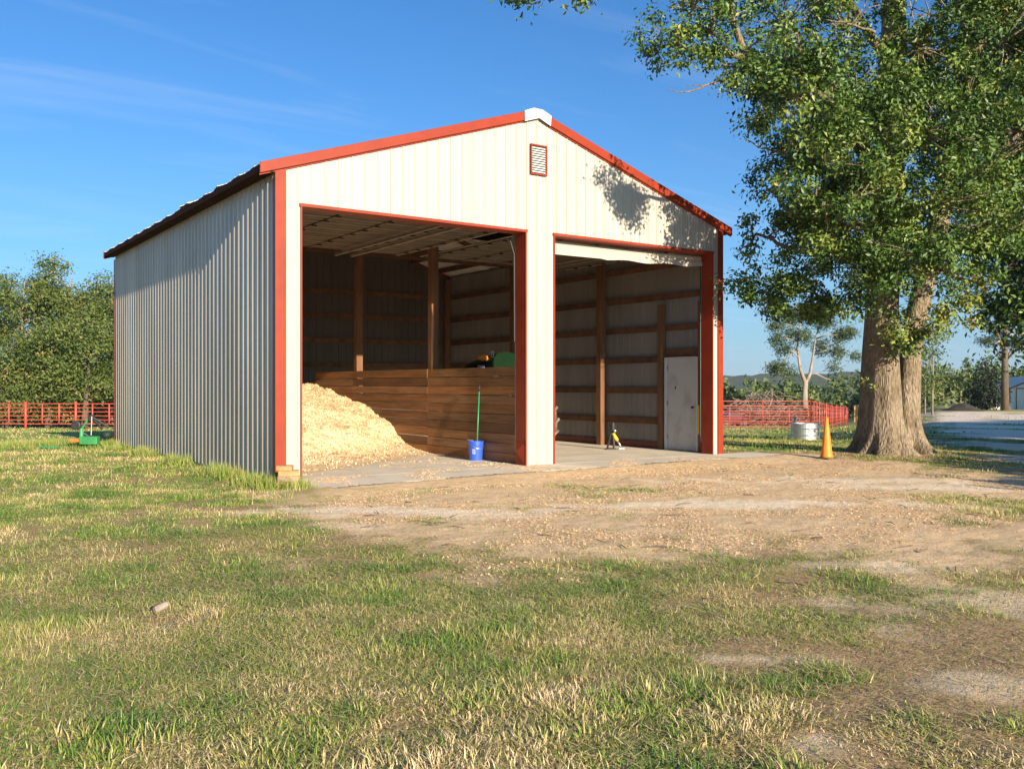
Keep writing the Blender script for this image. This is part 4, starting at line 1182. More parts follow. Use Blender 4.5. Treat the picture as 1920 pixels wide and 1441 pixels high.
spec = [(-60, 66, 11.2, 'tall tree cut by the left picture edge behind the red fence', 5, 3.6, .50, .95),
        (40, 64, 10.6, 'spreading tree with a leaning pale trunk behind the left fence', 6, 3.4, .55, .97),
        (128, 68, 12.0, 'tallest rounded tree left of the barn with sky gaps in its crown', 7, 3.6, .52, .96),
        (205, 70, 11.6, 'tree half hidden behind the barn back left corner', 8, 3.4, .45, .95),
        (100, 60, 6.6, 'dense bushy young tree in front of the wood left of the barn', 9, 2.4, .18, .9),
        (168, 59, 7.2, 'bushy green tree with a pale stem behind the barn corner', 10, 2.4, .3, .92),
        (20, 60, 6.2, 'low bushy tree at the far left behind the fence', 12, 2.3, .16, .9),
        (250, 64, 10.0, 'dense tree mostly hidden behind the left barn wall', 13, 3.0, .25, .95)]
for i, (px, d, h, lab, sd_, rad_, z0, z1) in enumerate(spec):
    x, y = at(px, d)
    lean = 1.6 if i == 1 else 0.3
    tree('deciduous_tree', lab, x, y, h, broad(20, rad_, z0, z1, sd_, (0.9, 1.5)), [(-lean, 0, 0), (-lean * .55, 0.1, .3), (0, 0, .6), (0.2, 0, .95)], 0.20, 0.22, 40, 8.5, 'woodleaf', 'palebark' if i in (1, 2) else 'dbark', clump=0.62, group=LT)
# understorey filling the foot of the left wood
ulob = []
for i in range(120):
    px = random.uniform(-260, 330); d = random.uniform(66, 84); x, y = at(px, d)
    ulob.append(((x, y, tz(x, y) + random.uniform(0.4, 5.0)), random.uniform(1.0, 1.9)))
P, ct, _ = clumped(ulob, 7, 22, 0.8, flat=0.9)
V, Fc, tn = leaf_mesh(P, 0.34, np.clip(0.4 + ct + RNG.normal(0, .15, len(P)), 0, 1))
tag(mesh_np('undergrowth', V, Fc, M['woodleaf'], attrs={'tint': tn}), 'tangled undergrowth filling the wood edge left of the barn', 'undergrowth', kind='stuff')

# far wood on the right and behind the barn
ulob = []; stems = MB()
for i in range(480):
    px = random.uniform(-500, 2600); d = random.uniform(120, 235); x, y = at(px, d)
    hh_ = random.uniform(4.0, 7.5) * (0.8 + 0.5 * (d - 120) / 115)
    if px > 1350 and random.random() < 0.5: hh_ *= 0.8
    zb = tz(x, y)
    for k in range(4):
        ulob.append(((x + random.uniform(-1.6, 1.6), y + random.uniform(-1.6, 1.6), zb + hh_ * random.uniform(0.25, 1.0)), random.uniform(1.0, 2.3)))
    if i % 4 == 0: stems.tube([(x, y, zb), (x + .2, y, zb + hh_)], [0.16, 0.06], 5)
P, ct, _ = clumped(ulob, 3.6, 7, 1.0, flat=0.9)
V, Fc, tn = leaf_mesh(P, 0.85, np.clip(0.42 + ct * 1.3 + RNG.normal(0, .15, len(P)), 0, 1), aspect=0.6)
far = mesh_np('far_wood', V, Fc, M['farleaf'], attrs={'tint': tn})
tag(far, 'far band of mixed woodland beyond the paddocks', 'woodland', kind='stuff')
st = stems.build('stems', M['palebark'], far); tag(st, kind='stuff')

# pale bare-trunked pine in the paddock
def pine_lobes(n, rad, z0, z1, seed, R=(0.5, 0.9)):
    r = random.Random(seed); out = []
    for i in range(n):
        zf = z0 + (z1 - z0) * (i + 0.5) / n; a = i * 2.4 + r.uniform(-.4, .4)
        w = rad * (0.35 + 0.65 * math.sin(math.pi * (0.18 + 0.75 * (zf - z0) / (z1 - z0)))) * r.uniform(0.55, 1.05)
        out.append((w * math.cos(a), w * math.sin(a), zf, r.uniform(*R)))
    return out
x, y = at(1508, 62); hz = 8.6
z0_ = tz(x, y)
pp = empty('pine_tree', (x, y, z0_), 'open crowned pine with forked pale trunk in the paddock', 'tree')
def rel(px, py, d=62): return at3(px, py, d) - Vector((x, y, z0_))
mb = MB()
mb.tube([rel(1508, 764), rel(1509, 730), rel(1511, 712)], [0.24, 0.18, 0.16], 10)
mb.tube([rel(1510, 718), rel(1500, 690), rel(1495, 650), rel(1500, 610), rel(1504, 575)], [0.14, 0.10, 0.07, 0.045, 0.02], 8)
mb.tube([rel(1511, 718), rel(1519, 700), rel(1524, 670), rel(1530, 630), rel(1540, 600)], [0.15, 0.11, 0.07, 0.045, 0.02], 8)
mb.tube([rel(1517, 702), rel(1530, 708 - 8), rel(1545, 708), rel(1558, 712)], [0.08, 0.06, 0.04, 0.02], 7)
for a, b in [((1496, 655), (1460, 690)), ((1496, 640), (1456, 640)), ((1500, 615), (1452, 612)), ((1526, 665), (1570, 660)), ((1530, 635), (1580, 630)), ((1502, 600), (1530, 590)), ((1497, 670), (1475, 660)), ((1528, 645), (1600, 668)), ((1503, 585), (1480, 575))]:
    mb.tube([rel(*a), rel((a[0] + b[0]) / 2, (a[1] + b[1]) / 2 - 6, 61.5), rel(*b)], [0.06, 0.04, 0.012], 5)
mb.build('trunk', M['palebark'], pp, smooth=True)
pl_ = [(rel(a, b, d), R) for a, b, d, R in [(1462, 692, 61.5, .55), (1450, 688, 62, .4), (1480, 700, 62.5, .35), (1458, 640, 62, .5), (1455, 612, 61.6, .5), (1480, 600, 62, .6), (1500, 585, 62, .6), (1520, 592, 62.3, .6), (1545, 605, 61.6, .6), (1575, 630, 62, .55), (1590, 625, 62, .4), (1570, 660, 61.5, .5), (1600, 668, 62, .4), (1540, 650, 62.5, .5), (1470, 655, 62.4, .4), (1515, 630, 61.4, .5), (1560, 690, 62, .35), (1485, 630, 62, .5), (1555, 585, 62, .4)]]
P, ct, _ = clumped(pl_, 70, 34, 0.36, flat=0.9)
V, Fc, tn = leaf_mesh(P, 0.22, np.clip(0.55 + ct + RNG.normal(0, .15, len(P)), 0, 1), aspect=0.22)
mesh_np('crown', V, Fc, M['pineleaf'], pp, attrs={'tint': tn})
# pine and dark bush by the shed
x, y = at(1884, 92)
tree('pine_tree', 'tall straight pine rising behind the white shed', x, y, 19.0, pine_lobes(30, 3.3, .34, 1.0, 4, (0.9, 1.5)), [(0, 0, 0), (0.05, 0, .5), (0, 0, 1)], 0.33, 0.34, 30, 13, 'pineleaf', 'dbark', clump=0.5, flat=0.45, aspect=0.2)
x, y = at(1850, 96)
tree('evergreen_bush', 'dark evergreen bush left of the white shed', x, y, 5.4, [(0, 0, .3, 1.7), (-.8, 0, .25, 1.4), (.8, 0, .3, 1.4), (0, 0, .6, 1.4), (0, 0, .85, .8), (-1.2, 0, .15, 1.1), (1.3, 0, .2, 1.2)], [(0, 0, 0), (0, 0, .5), (0, 0, .9)], 0.15, 0.3, 30, 12, 'darkleaf', 'dbark', clump=0.6, flat=0.95)
for px, d, h, lab, sd_ in [(1748, 70, 7.2, 'slender sapling with thin stems just right of the oak', 21), (1734, 78, 6.0, 'slim tree half behind the right oak trunk', 22)]:
    x, y = at(px, d)
    tree('sapling', lab, x, y, h, broad(14, 1.3, .25, .95, sd_, (.45, .8)), [(0, 0, 0), (.1, 0, .5), (.1, 0, .95)], 0.07, 0.22, 16, 14, 'woodleaf', 'palebark', clump=0.4, group='saplings')

# shade trees right of the frame (their shadows cross the drive)
def shade_oak(x, y, h, lab, sd_, rad_, lob=None):
    return tree('oak_tree', lab, x, y, h, lob or broad(26, rad_, .24, .95, sd_, (1.2, 2.0)), [(0, 0, 0), (0.1, 0, .4), (0, 0.1, .9)], 0.36, 0.15, 80, 9, 'oakleaf', 'dbark', clump=0.5)
x, y = at(2050, 21.5)
shade_oak(x, y, 13, 'dark leafed oak reaching in at the right picture edge', 31, 2.9)
for i, (x, y, h) in enumerate([(9.6, -14, 2.0), (12.1, -14.2, 2.65), (14.8, -14, 3.4), (17.8, -14.1, 4.2), (21.2, -14, 5.4), (25, -14.2, 6.3), (29, -14, 6.7), (33.5, -14, 7.0), (38, -14.2, 7.0), (43, -14, 7.0)]):
    w_ = 2.1 if i > 2 else 1.5
    lb = [(random.uniform(-w_, w_), random.uniform(-.7, .7), random.uniform(.1, .8), random.uniform(.14, .19) * h + .25) for k in range(26)] + [(random.uniform(-w_, w_), 0, .86, .11 * h + .15) for k in range(7)]
    tree('evergreen_bush', 'bushy evergreen outside the picture on the right', x, y, h, lb, [(0, 0, 0), (0.05, 0, .4), (0, 0.05, .8)], 0.12, 0.42, 17, 14, 'oakleaf', 'dbark', clump=0.4, group='evergreens outside the picture')

for px, d in ((2330, 84), (2225, 88)):
    x, y = at(px, d)
    tree('deciduous_tree', 'tree outside the picture shading the white shed', x, y, 12.5, broad(22, 3.6, .2, .95, px, (1.3, 2.0)), [(0, 0, 0), (0.1, 0, .4), (0, 0, .9)], 0.25, 0.4, 30, 9, 'woodleaf', 'dbark', clump=0.8, group='trees outside the picture by the shed')
# ------------------------------------------------------------------ red pipe fences
def fence(name, label, runs, h, nrail, d_post, rail_r=0.024, post_r=0.035, skip=None):
    """runs: list of (xy, xy); rails and posts follow the ground"""
    x0_, y0_ = runs[0][0]
    root = empty(name, (x0_, y0_, tz(x0_, y0_)), label, 'fence')
    for (a, b) in runs:
        A, B = Vector((*a, 0)), Vector((*b, 0)); Ln = (B - A).length
        n_ = max(1, round(Ln / d_post))
        P = []
        for i in range(n_ + 1):
            p = A.lerp(B, i / n_); P.append(Vector((p.x, p.y, tz(p.x, p.y))))
        for k in range(nrail):
            zz = 0.30 + (h - 0.30) * k / (nrail - 1)
            mb = MB(); mb.tube([p + Vector((0, 0, zz)) for p in P], rail_r, 6)
            child_of(mb.build('rail', M['fence'], None, smooth=True), root)
        for i, p in enumerate(P):
            big = (i % 3 == 0)
            mb = MB(); mb.tube([p + Vector((0, 0, -0.05 if big else 0.28)), p + Vector((0, 0, h + (0.12 if big else 0.0)))], post_r * (1.25 if big else 0.8), 7)
            child_of(mb.build('post', M['fence'], None, smooth=True), root)
    return root
fence('corral_fence', 'red pipe corral fence on the left in front of the wood', [(at(-140, 55), at(330, 55))], 1.5, 6, 1.0, 0.028, 0.06)
fence('corral_fence', 'farther red corral fence across the clay pen on the left', [(at(-140, 86), at(330, 88))], 1.5, 5, 1.35, 0.03, 0.05)
fence('corral_fence', 'red corral fence with a corner right of the barn', [(at(1250, 41.5), at(1520, 41.5)), (at(1520, 41.5), at(1590, 84))], 1.44, 6, 1.95, 0.022, 0.032)
fence('corral_fence', 'second red corral fence seen through the nearer one', [(at(1250, 70), at(1585, 76))], 1.5, 4, 1.9, 0.022, 0.04)

# ------------------------------------------------------------------ smaller things
# bucket with a broom pole
bx_, by_ = at(892, 17.95)
bu = empty('bucket', (bx_, by_, SL), 'blue plastic bucket standing by the plank wall', 'bucket')
MB().lathe([(0.0, 0.004), (0.125, 0.0), (0.147, 0.30), (0.155, 0.302), (0.155, 0.32), (0.149, 0.322), (0.149, 0.345), (0.157, 0.347), (0.157, 0.372), (0.145, 0.373), (0.143, 0.30), (0.12, 0.02), (0.0, 0.018)], 28).build('tub', M['blue'], bu, smooth=False)
hb = MB(); hb.tube([(0.158 * math.cos(a), 0.03 + 0.158 * math.sin(a) * 0.2 - 0.03, 0.335 - 0.13 * math.sin(a)) if False else (0.160 * math.cos(a), -0.163 * abs(math.sin(a)) , 0.33 - 0.10 * math.sin(a)) for a in np.linspace(0, math.pi, 13)], 0.004, 6)
hb.build('handle', M['steel'], bu)
for zz, ww in ((0.20, 0.05), (0.165, 0.035), (0.13, 0.06)):
    mbx = MB()
    for kx_ in range(3):
        a0 = math.radians(-150 + kx_ * 9)
        rr0 = 0.125 + 0.022 * (zz / 0.30) + 0.0015
        mbx.add([(rr0 * math.cos(a0), rr0 * math.sin(a0), zz), (rr0 * math.cos(a0 + 0.1), rr0 * math.sin(a0 + 0.1), zz), ((rr0 + .0015) * math.cos(a0 + 0.1), (rr0 + .0015) * math.sin(a0 + 0.1), zz + 0.02), ((rr0 + .0015) * math.cos(a0), (rr0 + .0015) * math.sin(a0), zz + 0.02)], [(0, 1, 2, 3)])
    mbx.build('print_mark', M['white'], bu)
bp_ = empty('broom_handle', (bx_ + 0.03, by_ + 0.02, SL + 0.03), 'green pole standing in the blue bucket', 'pole')
pm = MB(); pm.tube([(0, 0, 0), (0.075, 0.02, 1.30)], 0.013, 10); pm.build('pole', M['grip'], bp_, smooth=True)
pm = MB(); pm.tube([(0.075, 0.02, 1.301), (0.082, 0.023, 1.42)], [0.017, 0.019], 10); pm.build('hand_grip', M['black'], bp_, smooth=True)

# timber offcuts at the barn corner
cx, cy = at(541, 13.45)
for i, (dx, dy, z0, z1, ln, rz, mm, lab) in enumerate([(0.0, 0.0, 0.015, 0.105, 0.30, -0.10, 'lumber', 'lowest squared timber block stacked at the barn corner'),
                                                    (0.0, 0.0, 0.107, 0.185, 0.31, 0.03, 'lumber2', 'grey middle timber block in the corner stack'),
                                                    (0.0, 0.0, 0.187, 0.265, 0.29, 0.05, 'lumber', 'third timber block from the ground in the corner stack'),
                                                    (-0.03, 0.06, 0.267, 0.335, 0.22, -0.12, 'lumber', 'short top block of the corner timber stack')]):
    o = MB().box(-ln / 2, ln / 2, -0.09, 0.09, 0, z1 - z0).build('timber_block', M[mm], None, bevel=0.006)
    o.location = (cx + dx, cy + dy, z0); o.rotation_euler.z = -0.42 + rz
    tag(o, lab, 'timber', 'timber blocks at the barn corner')

# traffic cone
kx_, ky_ = at(1550, 18.7)
kz = float(ground_h(np.array([kx_]), np.array([ky_]))[0])
cn = empty('traffic_cone', (kx_, ky_, kz), 'tall orange traffic cone beside the oak', 'traffic cone')
MB().box(-0.17, 0.17, -0.17, 0.17, 0.0, 0.035).build('base', M['rubber'], cn, bevel=0.008)
MB().lathe([(0.125, 0.036), (0.125, 0.06), (0.11, 0.10), (0.03, 0.80), (0.026, 0.84), (0.018, 0.84), (0.018, 0.80)], 28).build('cone_body', M['orange'], cn, smooth=True)

# stock tank and a pale cone behind it
tx, ty = at(1510, 27.5); tzz = tz(tx, ty)
tk = empty('stock_tank', (tx, ty, tzz), 'oval galvanised stock tank in the grass', 'stock tank', rz=-ang0)
mb = MB(); prof = [(0.42, 0.0), (0.425, 0.02), (0.425, 0.15), (0.44, 0.17), (0.425, 0.19), (0.425, 0.36), (0.44, 0.38), (0.425, 0.40), (0.425, 0.53), (0.445, 0.545), (0.445, 0.565), (0.415, 0.56), (0.41, 0.10), (0.0, 0.09)]
mb.lathe(prof, 36, Matrix.Diagonal((1.0, 0.75, 0.9, 1.0)))
mb.build('tank_wall', M['steel'], tk, smooth=False)
mb = MB()
for i in range(16):
    a0, a1 = 2 * math.pi * i / 16, 2 * math.pi * (i + 1) / 16
    c0 = lambda a, r: (0.02 + r * math.cos(a), -0.3225 - 0.004, 0.28 + r * math.sin(a))
    mb.add([c0(a0, .03), c0(a1, .03), c0(a1, .045), c0(a0, .045)], [(0, 1, 2, 3)])
mb.build('emblem', M['fence'], tk)
mb = MB()
for i in range(9):
    xx = 0.085 + i * 0.022; hgt = [.03, .022, .03, .02, .022, .03, .02, .03, .022][i]
    yy = -0.75 * math.sqrt(max(0, 0.425 ** 2 - xx * xx)) - 0.004
    mb.box(xx, xx + 0.014, yy - 0.001, yy, 0.268, 0.268 + hgt)
mb.build('print_mark', M['rust'], tk)
cx2, cy2 = at(1491, 28.6)
c2 = empty('traffic_cone', (cx2, cy2, tz(cx2, cy2)), 'faded pale cone standing behind the stock tank', 'traffic cone')
MB().box(-0.17, 0.17, -0.17, 0.17, 0.0, 0.035).build('base', M['rubber'], c2)
MB().lathe([(0.125, 0.036), (0.125, 0.06), (0.11, 0.10), (0.03, 0.70), (0.022, 0.74), (0.012, 0.74)], 20).build('cone_body', mat('faded_cone', (0.72, 0.62, 0.55), rough=0.6, var=0.2), c2, smooth=True)

# tractor in the right bay
tr = empty('tractor', (5.95, 2.0, SL), 'green tractor parked behind the plank wall', 'tractor')
def tyre(x, y, R, wd, lug=True, nl=18):
    Mx = Matrix.Translation((x, y, R)) @ Matrix.Rotation(math.pi / 2, 4, 'Y')
    h = wd / 2
    t_ = MB().lathe([(R * .55, -h * .8), (R * .75, -h), (R * .92, -h * .95), (R * .96, -h * .5), (R * .96, h * .5), (R * .92, h * .95), (R * .75, h), (R * .55, h * .8)], 36, Mx).build('wheel', M['rubber'], tr, smooth=True)
    MB().lathe([(0.0, -h * .35), (R * .25, -h * .35), (R * .5, -h * .6), (R * .545, -h * .78), (R * .545, h * .78), (R * .5, h * .6), (R * .25, h * .35), (0, h * .35)], 24, Mx).build('rim', M['yellow'], t_, smooth=True)
    if lug:
        mb = MB()
        for k_ in range(nl):
            for s in (-1, 1):
                a = 2 * math.pi * (k_ + (0.5 if s > 0 else 0)) / nl
                L_ = Matrix.Translation((x, y, R)) @ Matrix.Rotation(a, 4, 'X') @ Matrix.Translation((s * h * .5, 0, R * .965)) @ Matrix.Rotation(s * 0.75, 4, 'Z')
                mb.box(-h * .62, h * .62, -0.026, 0.026, -0.03, 0.035, L_)
        mb.build('tread', M['dust'], t_)
tyre(0.30, 0.0, 0.70, 0.36); tyre(-0.62, 0.0, 0.70, 0.36)
tyre(0.28, 1.75, 0.42, 0.24, nl=14); tyre(-0.58, 1.75, 0.42, 0.24, nl=14)
hd = MB()
prof_ = [(-0.34, 0.0), (-0.34, 0.42), (-0.22, 0.56), (0.02, 0.60), (0.22, 0.56), (0.34, 0.42), (0.34, 0.0)]
secs = [(0.30, 1.55, 1.0), (0.9, 1.50, 0.96), (1.5, 1.42, 0.86), (1.8, 1.36, 0.7), (1.92, 1.34, 0.42)]
vs_ = []
for (yy, zb, sc_) in secs:
    for (a, b) in prof_: vs_.append((-0.15 + a * (0.6 + .4 * sc_), yy, zb + b * sc_))
np_ = len(prof_)
fs_ = [(i * np_ + k, i * np_ + k + 1, (i + 1) * np_ + k + 1, (i + 1) * np_ + k) for i in range(len(secs) - 1) for k in range(np_ - 1)]
fs_ += [tuple(range(np_))[::-1], tuple((len(secs) - 1) * np_ + k for k in range(np_))]
hd.add(vs_, fs_); hd.build('hood', M['tgreen'], tr)
MB().box(-0.42, 0.12, 0.2, 1.75, 0.85, 1.535).build('engine_block', M['black'], tr, bevel=0.02)
MB().box(-0.34, 0.04, -0.45, 2.0, 0.55, 0.849).build('chassis', M['tgreen'], tr, bevel=0.02)
for s in (-0.62, 0.30):
    fd = MB(); fd.box(s - 0.2, s + 0.2, -0.62, 0.55, 1.43, 1.47); fd.box(s - 0.2, s + 0.2, 0.55, 0.59, 0.95, 1.47); fd.build('fender', M['tgreen'], tr, bevel=0.015)
MB().box(-0.42, 0.12, -0.45, 0.02, 1.30, 1.40).build('seat', M['black'], tr, bevel=0.03)
MB().box(-0.42, 0.12, -0.52, -0.44, 1.405, 1.86).build('seat_back', M['black'], tr, bevel=0.03)
stw = MB(); stw.tube([(-0.15 + 0.19 * math.cos(a), 0.16 + 0.13 * math.sin(a), 1.62 + 0.10 * math.sin(a)) for a in np.linspace(0, 2 * math.pi, 20)], 0.014, 6); stw.build('steering_wheel', M['black'], tr, smooth=True)
stw = MB(); stw.tube([(-0.15, 0.16, 1.62), (-0.15, 0.28, 1.45)], 0.02, 6); stw.build('steering_column', M['black'], tr)
MB().lathe([(0.0, 1.30), (0.09, 1.30), (0.12, 1.34), (0.10, 1.40), (0.0, 1.43)], 16, Matrix.Translation((-0.52, 0.62, 0.66))).build('orange_lamp', M['orange'], tr, smooth=True)
MB().box(-0.552, -0.545, 0.16, 0.26, 2.02, 2.15).build('warning_plate', M['white'], tr)
mb = MB(); mb.add([(-0.5535, 0.175, 2.035), (-0.5535, 0.245, 2.035), (-0.5535, 0.21, 2.125)], [(0, 1, 2)]); mb.build('warning_mark', M['black'], tr)
pm = MB(); pm.tube([(-0.53, 0.21, 1.45), (-0.53, 0.21, 2.04)], 0.012, 6); pm.build('plate_bracket', M['black'], tr)
MB().lathe([(0.0, 0), (0.12, 0), (0.12, 0.22), (0.10, 0.25), (0.0, 0.25)], 18, Matrix.Translation((-0.46, 0.72, 1.62))).build('filter_can', M['steel'], tr, smooth=True)
MB().box(-0.56, -0.40, 0.20, 0.52, 1.62, 1.78).build('tool_box', M['steel'], tr, bevel=0.015)

# black and yellow jack by the post
jx, jy = at(1149, 21.0)
jk = empty('jack', (jx, jy, SL), 'black and yellow jack standing by the right wall post', 'jack', rz=-ang0)
jm = MB(); jm.tube([(-0.12, 0.05, 0.01), (-0.03, 0.0, 0.42)], 0.022, 8); jm.build('leg', M['black'], jk)
jm = MB(); jm.tube([(0.02, -0.08, 0.01), (0.0, 0.0, 0.42)], 0.026, 8); jm.build('leg', M['black'], jk)
jm = MB(); jm.tube([(0.0, 0.0, 0.36), (0.10, -0.02, 0.20)], 0.042, 12); jm.build('cylinder', M['yellow'], jk, smooth=True)
jm = MB(); jm.tube([(0.10, -0.02, 0.20), (0.19, -0.03, 0.04)], 0.024, 10); jm.build('ram', M['steel'], jk, smooth=True)
MB().box(0.12, 0.26, -0.08, 0.03, 0.0, 0.04).build('foot', M['steel'], jk, bevel=0.006)
MB().box(-0.15, 0.06, -0.12, 0.08, 0.0, 0.03).build('foot', M['black'], jk, bevel=0.006)
MB().lathe([(0.0, 0.42), (0.05, 0.42), (0.055, 0.50), (0.07, 0.51), (0.07, 0.54), (0.045, 0.55), (0.045, 0.60), (0.0, 0.60)], 16).build('head', M['black'], jk, smooth=False)
jm = MB(); jm.tube([(0.02, -0.05, 0.40), (0.06, -0.06, 0.44)], 0.035, 10); jm.build('valve', M['steel'], jk, smooth=True)
# yellow level leaning beside the side door
o = MB().box(-0.012, 0.012, -0.03, 0.03, 0, 0.62).build('spirit_level', M['yellow'], None, bevel=0.003)
o.location = (9.59, 0.50, SL + 0.40); tag(o, 'yellow spirit level hanging on the post beside the side door', 'spirit level')

# implement lying at the back left corner of the barn
ix, iy = at(168, 22.6)
im = empty('plough', (ix, iy, 0.0), 'green tractor implement with black arms at the barn back corner', 'farm implement', rz=-ang0)
MB().box(-0.22, 0.22, -0.10, 0.10, 0.06, 0.26).build('beam', M['igreen'], im, bevel=0.02)
MB().box(-0.46, -0.235, -0.05, 0.03, 0.12, 0.19).build('paddle', M['iorange'], im, bevel=0.01)
jm = MB(); jm.tube([(-0.22, 0.05, 0.42), (-0.08, 0.1, 0.68)], 0.024, 8); jm.build('mast', M['igreen'], im)
jm = MB(); jm.tube([(-0.20, 0.0, 0.14), (-0.22, 0.05, 0.44)], 0.05, 8); jm.build('bracket', M['igreen'], im)
jm = MB(); jm.tube([(-0.20, 0.03, 0.36), (0.03, -0.05, 0.24)], 0.016, 8); jm.build('strut', M['steel'], im)
jm = MB(); jm.tube([(0.03, 0.05, 0.74), (0.03, 0.02, 0.28)], 0.014, 8); jm.build('rod', M['rust'], im)
for k_, (a, b) in enumerate([((0.02, 0.1, 0.72), (0.36, 0.25, 0.46)), ((0.04, 0.12, 0.66), (0.22, 0.22, 0.42))]):
    jm = MB(); jm.tube([a, b], 0.03, 8); jm.build('arm', M['black'], im)
MB().box(-0.08, 0.06, 0.06, 0.16, 0.62, 0.78).build('hitch_head', M['black'], im, bevel=0.015)
MB().lathe([(0, 0.20), (0.10, 0.2), (0.13, 0.27), (0.11, 0.34), (0.05, 0.37), (0, 0.37)], 14, Matrix.Translation((0.30, 0.28, 0))).build('gear_housing', mat('dark_green', (0.006, 0.025, 0.015), rough=0.7), im, smooth=True)
ix, iy = at(94, 21.8)
o = MB().add([(-0.25, -0.05, 0), (0.25, -0.05, 0), (0.25, 0.05, 0), (-0.25, 0.05, 0), (-0.22, -0.04, 0.05), (0.22, -0.03, 0.035), (0.22, 0.04, 0.03), (-0.22, 0.04, 0.045)],
             [(3, 2, 1, 0), (4, 5, 6, 7), (0, 1, 5, 4), (1, 2, 6, 5), (2, 3, 7, 6), (3, 0, 4, 7)]).build('metal_bar', M['igreen'], None, bevel=0.006)
o.location = (ix, iy, 0.03); o.rotation_euler.z = -ang0 - 0.15; tag(o, 'pale green metal bar lying in the grass left of the implement', 'metal bar')
# old tyre by the fence
ix, iy = at(143, 50)
o = MB().lathe([(0.15, -0.08), (0.22, -0.09), (0.26, -0.05), (0.26, 0.05), (0.22, 0.09), (0.15, 0.08)], 24, Matrix.Rotation(math.pi / 2, 4, 'X')).build('old_tyre', M['black'], None, smooth=True)
o.location = (ix, iy, tz(ix, iy) + 0.25); o.rotation_euler.z = -ang0; tag(o, 'old tyre standing in front of the left red fence', 'tyre')

# weathered wood chunk in the foreground grass
wx_, wy_ = gp(302, 1148)
o = MB().lathe([(0.0, -0.05), (0.02, -0.05), (0.026, -0.03), (0.023, 0.04), (0.012, 0.055), (0, 0.055)], 9, Matrix.Rotation(math.pi / 2, 4, 'Y')).build('wood_chunk', mat('bleached_wood', (0.36, 0.28, 0.22), rough=0.85, var=0.4, scale=20), None)
o.location = (wx_, wy_, float(ground_h(np.array([wx_]), np.array([wy_]))[0]) + 0.045); o.rotation_euler = (0, -0.25, 0.3); tag(o, 'small bleached chunk of wood lying in the foreground grass', 'wood')

# brush pile, red car, pale boards, soil mound, shed
mb = MB(); rb = random.Random(5)
bx0, by0 = at(1365, 78); bx1, by1 = at(1500, 78)
for i in range(950):
    t = rb.random(); x = bx0 + (bx1 - bx0) * t + rb.gauss(0, .3); y = by0 + (by1 - by0) * t + rb.gauss(0, 1.3)
    hmax = 2.5 * (0.45 + 0.55 * math.sin(t * 8.5 + 0.6) ** 2) * (0.5 + 0.5 * math.sin(math.pi * min(1, t * 1.0 + .02)))
    z = tz(x, y) + rb.uniform(0, 1) ** 0.7 * hmax * 1.2
    a = rb.uniform(0, 6.28); e = rb.gauss(0.1, .45); L_ = rb.uniform(.5, 1.7)
    v = Vector((math.cos(a) * math.cos(e), math.sin(a) * math.cos(e), math.sin(e))) * L_
    mb.tube([Vector((x, y, z)) - v / 2, Vector((x + rb.gauss(0, .08), y, z + .06)), Vector((x, y, z)) + v / 2], [rb.uniform(.02, .05), .025, .008], 4, caps=False)
bp2 = mb.build('brush_pile', M['brush'], None)
tag(bp2, 'long grey heap of cut brush beyond the red fence', 'brush pile', kind='stuff')
x, y = at(1372, 74); z0_ = tz(x, y)
car = empty('parked_car', (x, y, z0_), 'dark red vehicle parked in front of the brush heap', 'car', rz=-ang0)
cb = MB(); prf = [(-1.1, .35), (-1.1, .75), (-.75, .82), (-.45, 1.15), (.35, 1.17), (.7, .85), (1.15, .75), (1.2, .35)]
nn_ = len(prf); cb.add([(a, -.7, b) for a, b in prf] + [(a, .7, b) for a, b in prf], [tuple(range(nn_))[::-1], tuple(range(nn_, 2 * nn_))] + [(i, (i + 1) % nn_, (i + 1) % nn_ + nn_, i + nn_) for i in range(nn_)])
cb.build('body', mat('dark_red_paint', (0.12, 0.015, 0.02), rough=0.3), car, bevel=0.05)
MB().add([(-.62, -.705, .86), (.55, -.705, .87), (.3, -.705, 1.1), (-.42, -.705, 1.09)], [(0, 1, 2, 3)]).build('side_window', M['black'], car)
for xx in (-.7, .75):
    for yy in (-.62, .62):
        MB().lathe([(0, -.1), (.2, -.1), (.3, -.08), (.3, .08), (.2, .1), (0, .1)], 16, Matrix.Translation((xx, yy, .3)) @ Matrix.Rotation(math.pi / 2, 4, 'X')).build('wheel', M['rubber'], car, smooth=True)
x, y = at(1614, 84); z0_ = tz(x, y)
sc = empty('board_screen', (x, y, z0_), 'pale upright boards standing just left of the oak trunk', 'board fence', rz=-ang0)
for i in range(4):
    MB().box(-0.62 + i * 0.31, -0.62 + i * 0.31 + 0.295, -0.03, 0.03, 0, 1.55 + 0.04 * (i % 2)).build('board', M['lumber'], sc)
x, y = at(1806, 88)
mb = MB(); vs_, fs_ = [], []
for i in range(25):
    for k_ in range(40):
        rr_ = i / 24 * 3.4; a = 2 * math.pi * k_ / 40
        xx, yy = rr_ * math.cos(a), rr_ * math.sin(a)
        hz_ = 0.75 * math.exp(-(rr_ / 1.2) ** 2 * .8) + 0.18 * (float(fbm(np.array([xx * 1.5 + 9]), np.array([yy * 1.5]), 4, 3)[0]) - .5) - 0.06
        vs_.append((xx, yy, hz_))
fs_ = [(i * 40 + k_, i * 40 + (k_ + 1) % 40, (i + 1) * 40 + (k_ + 1) % 40, (i + 1) * 40 + k_) for i in range(24) for k_ in range(40)]
mb.add(vs_, fs_); o = mb.build('soil_mound', M['soil'], None, smooth=True); o.location = (x, y, tz(x, y)); tag(o, 'dark heap of soil near the dark bush', 'soil heap')

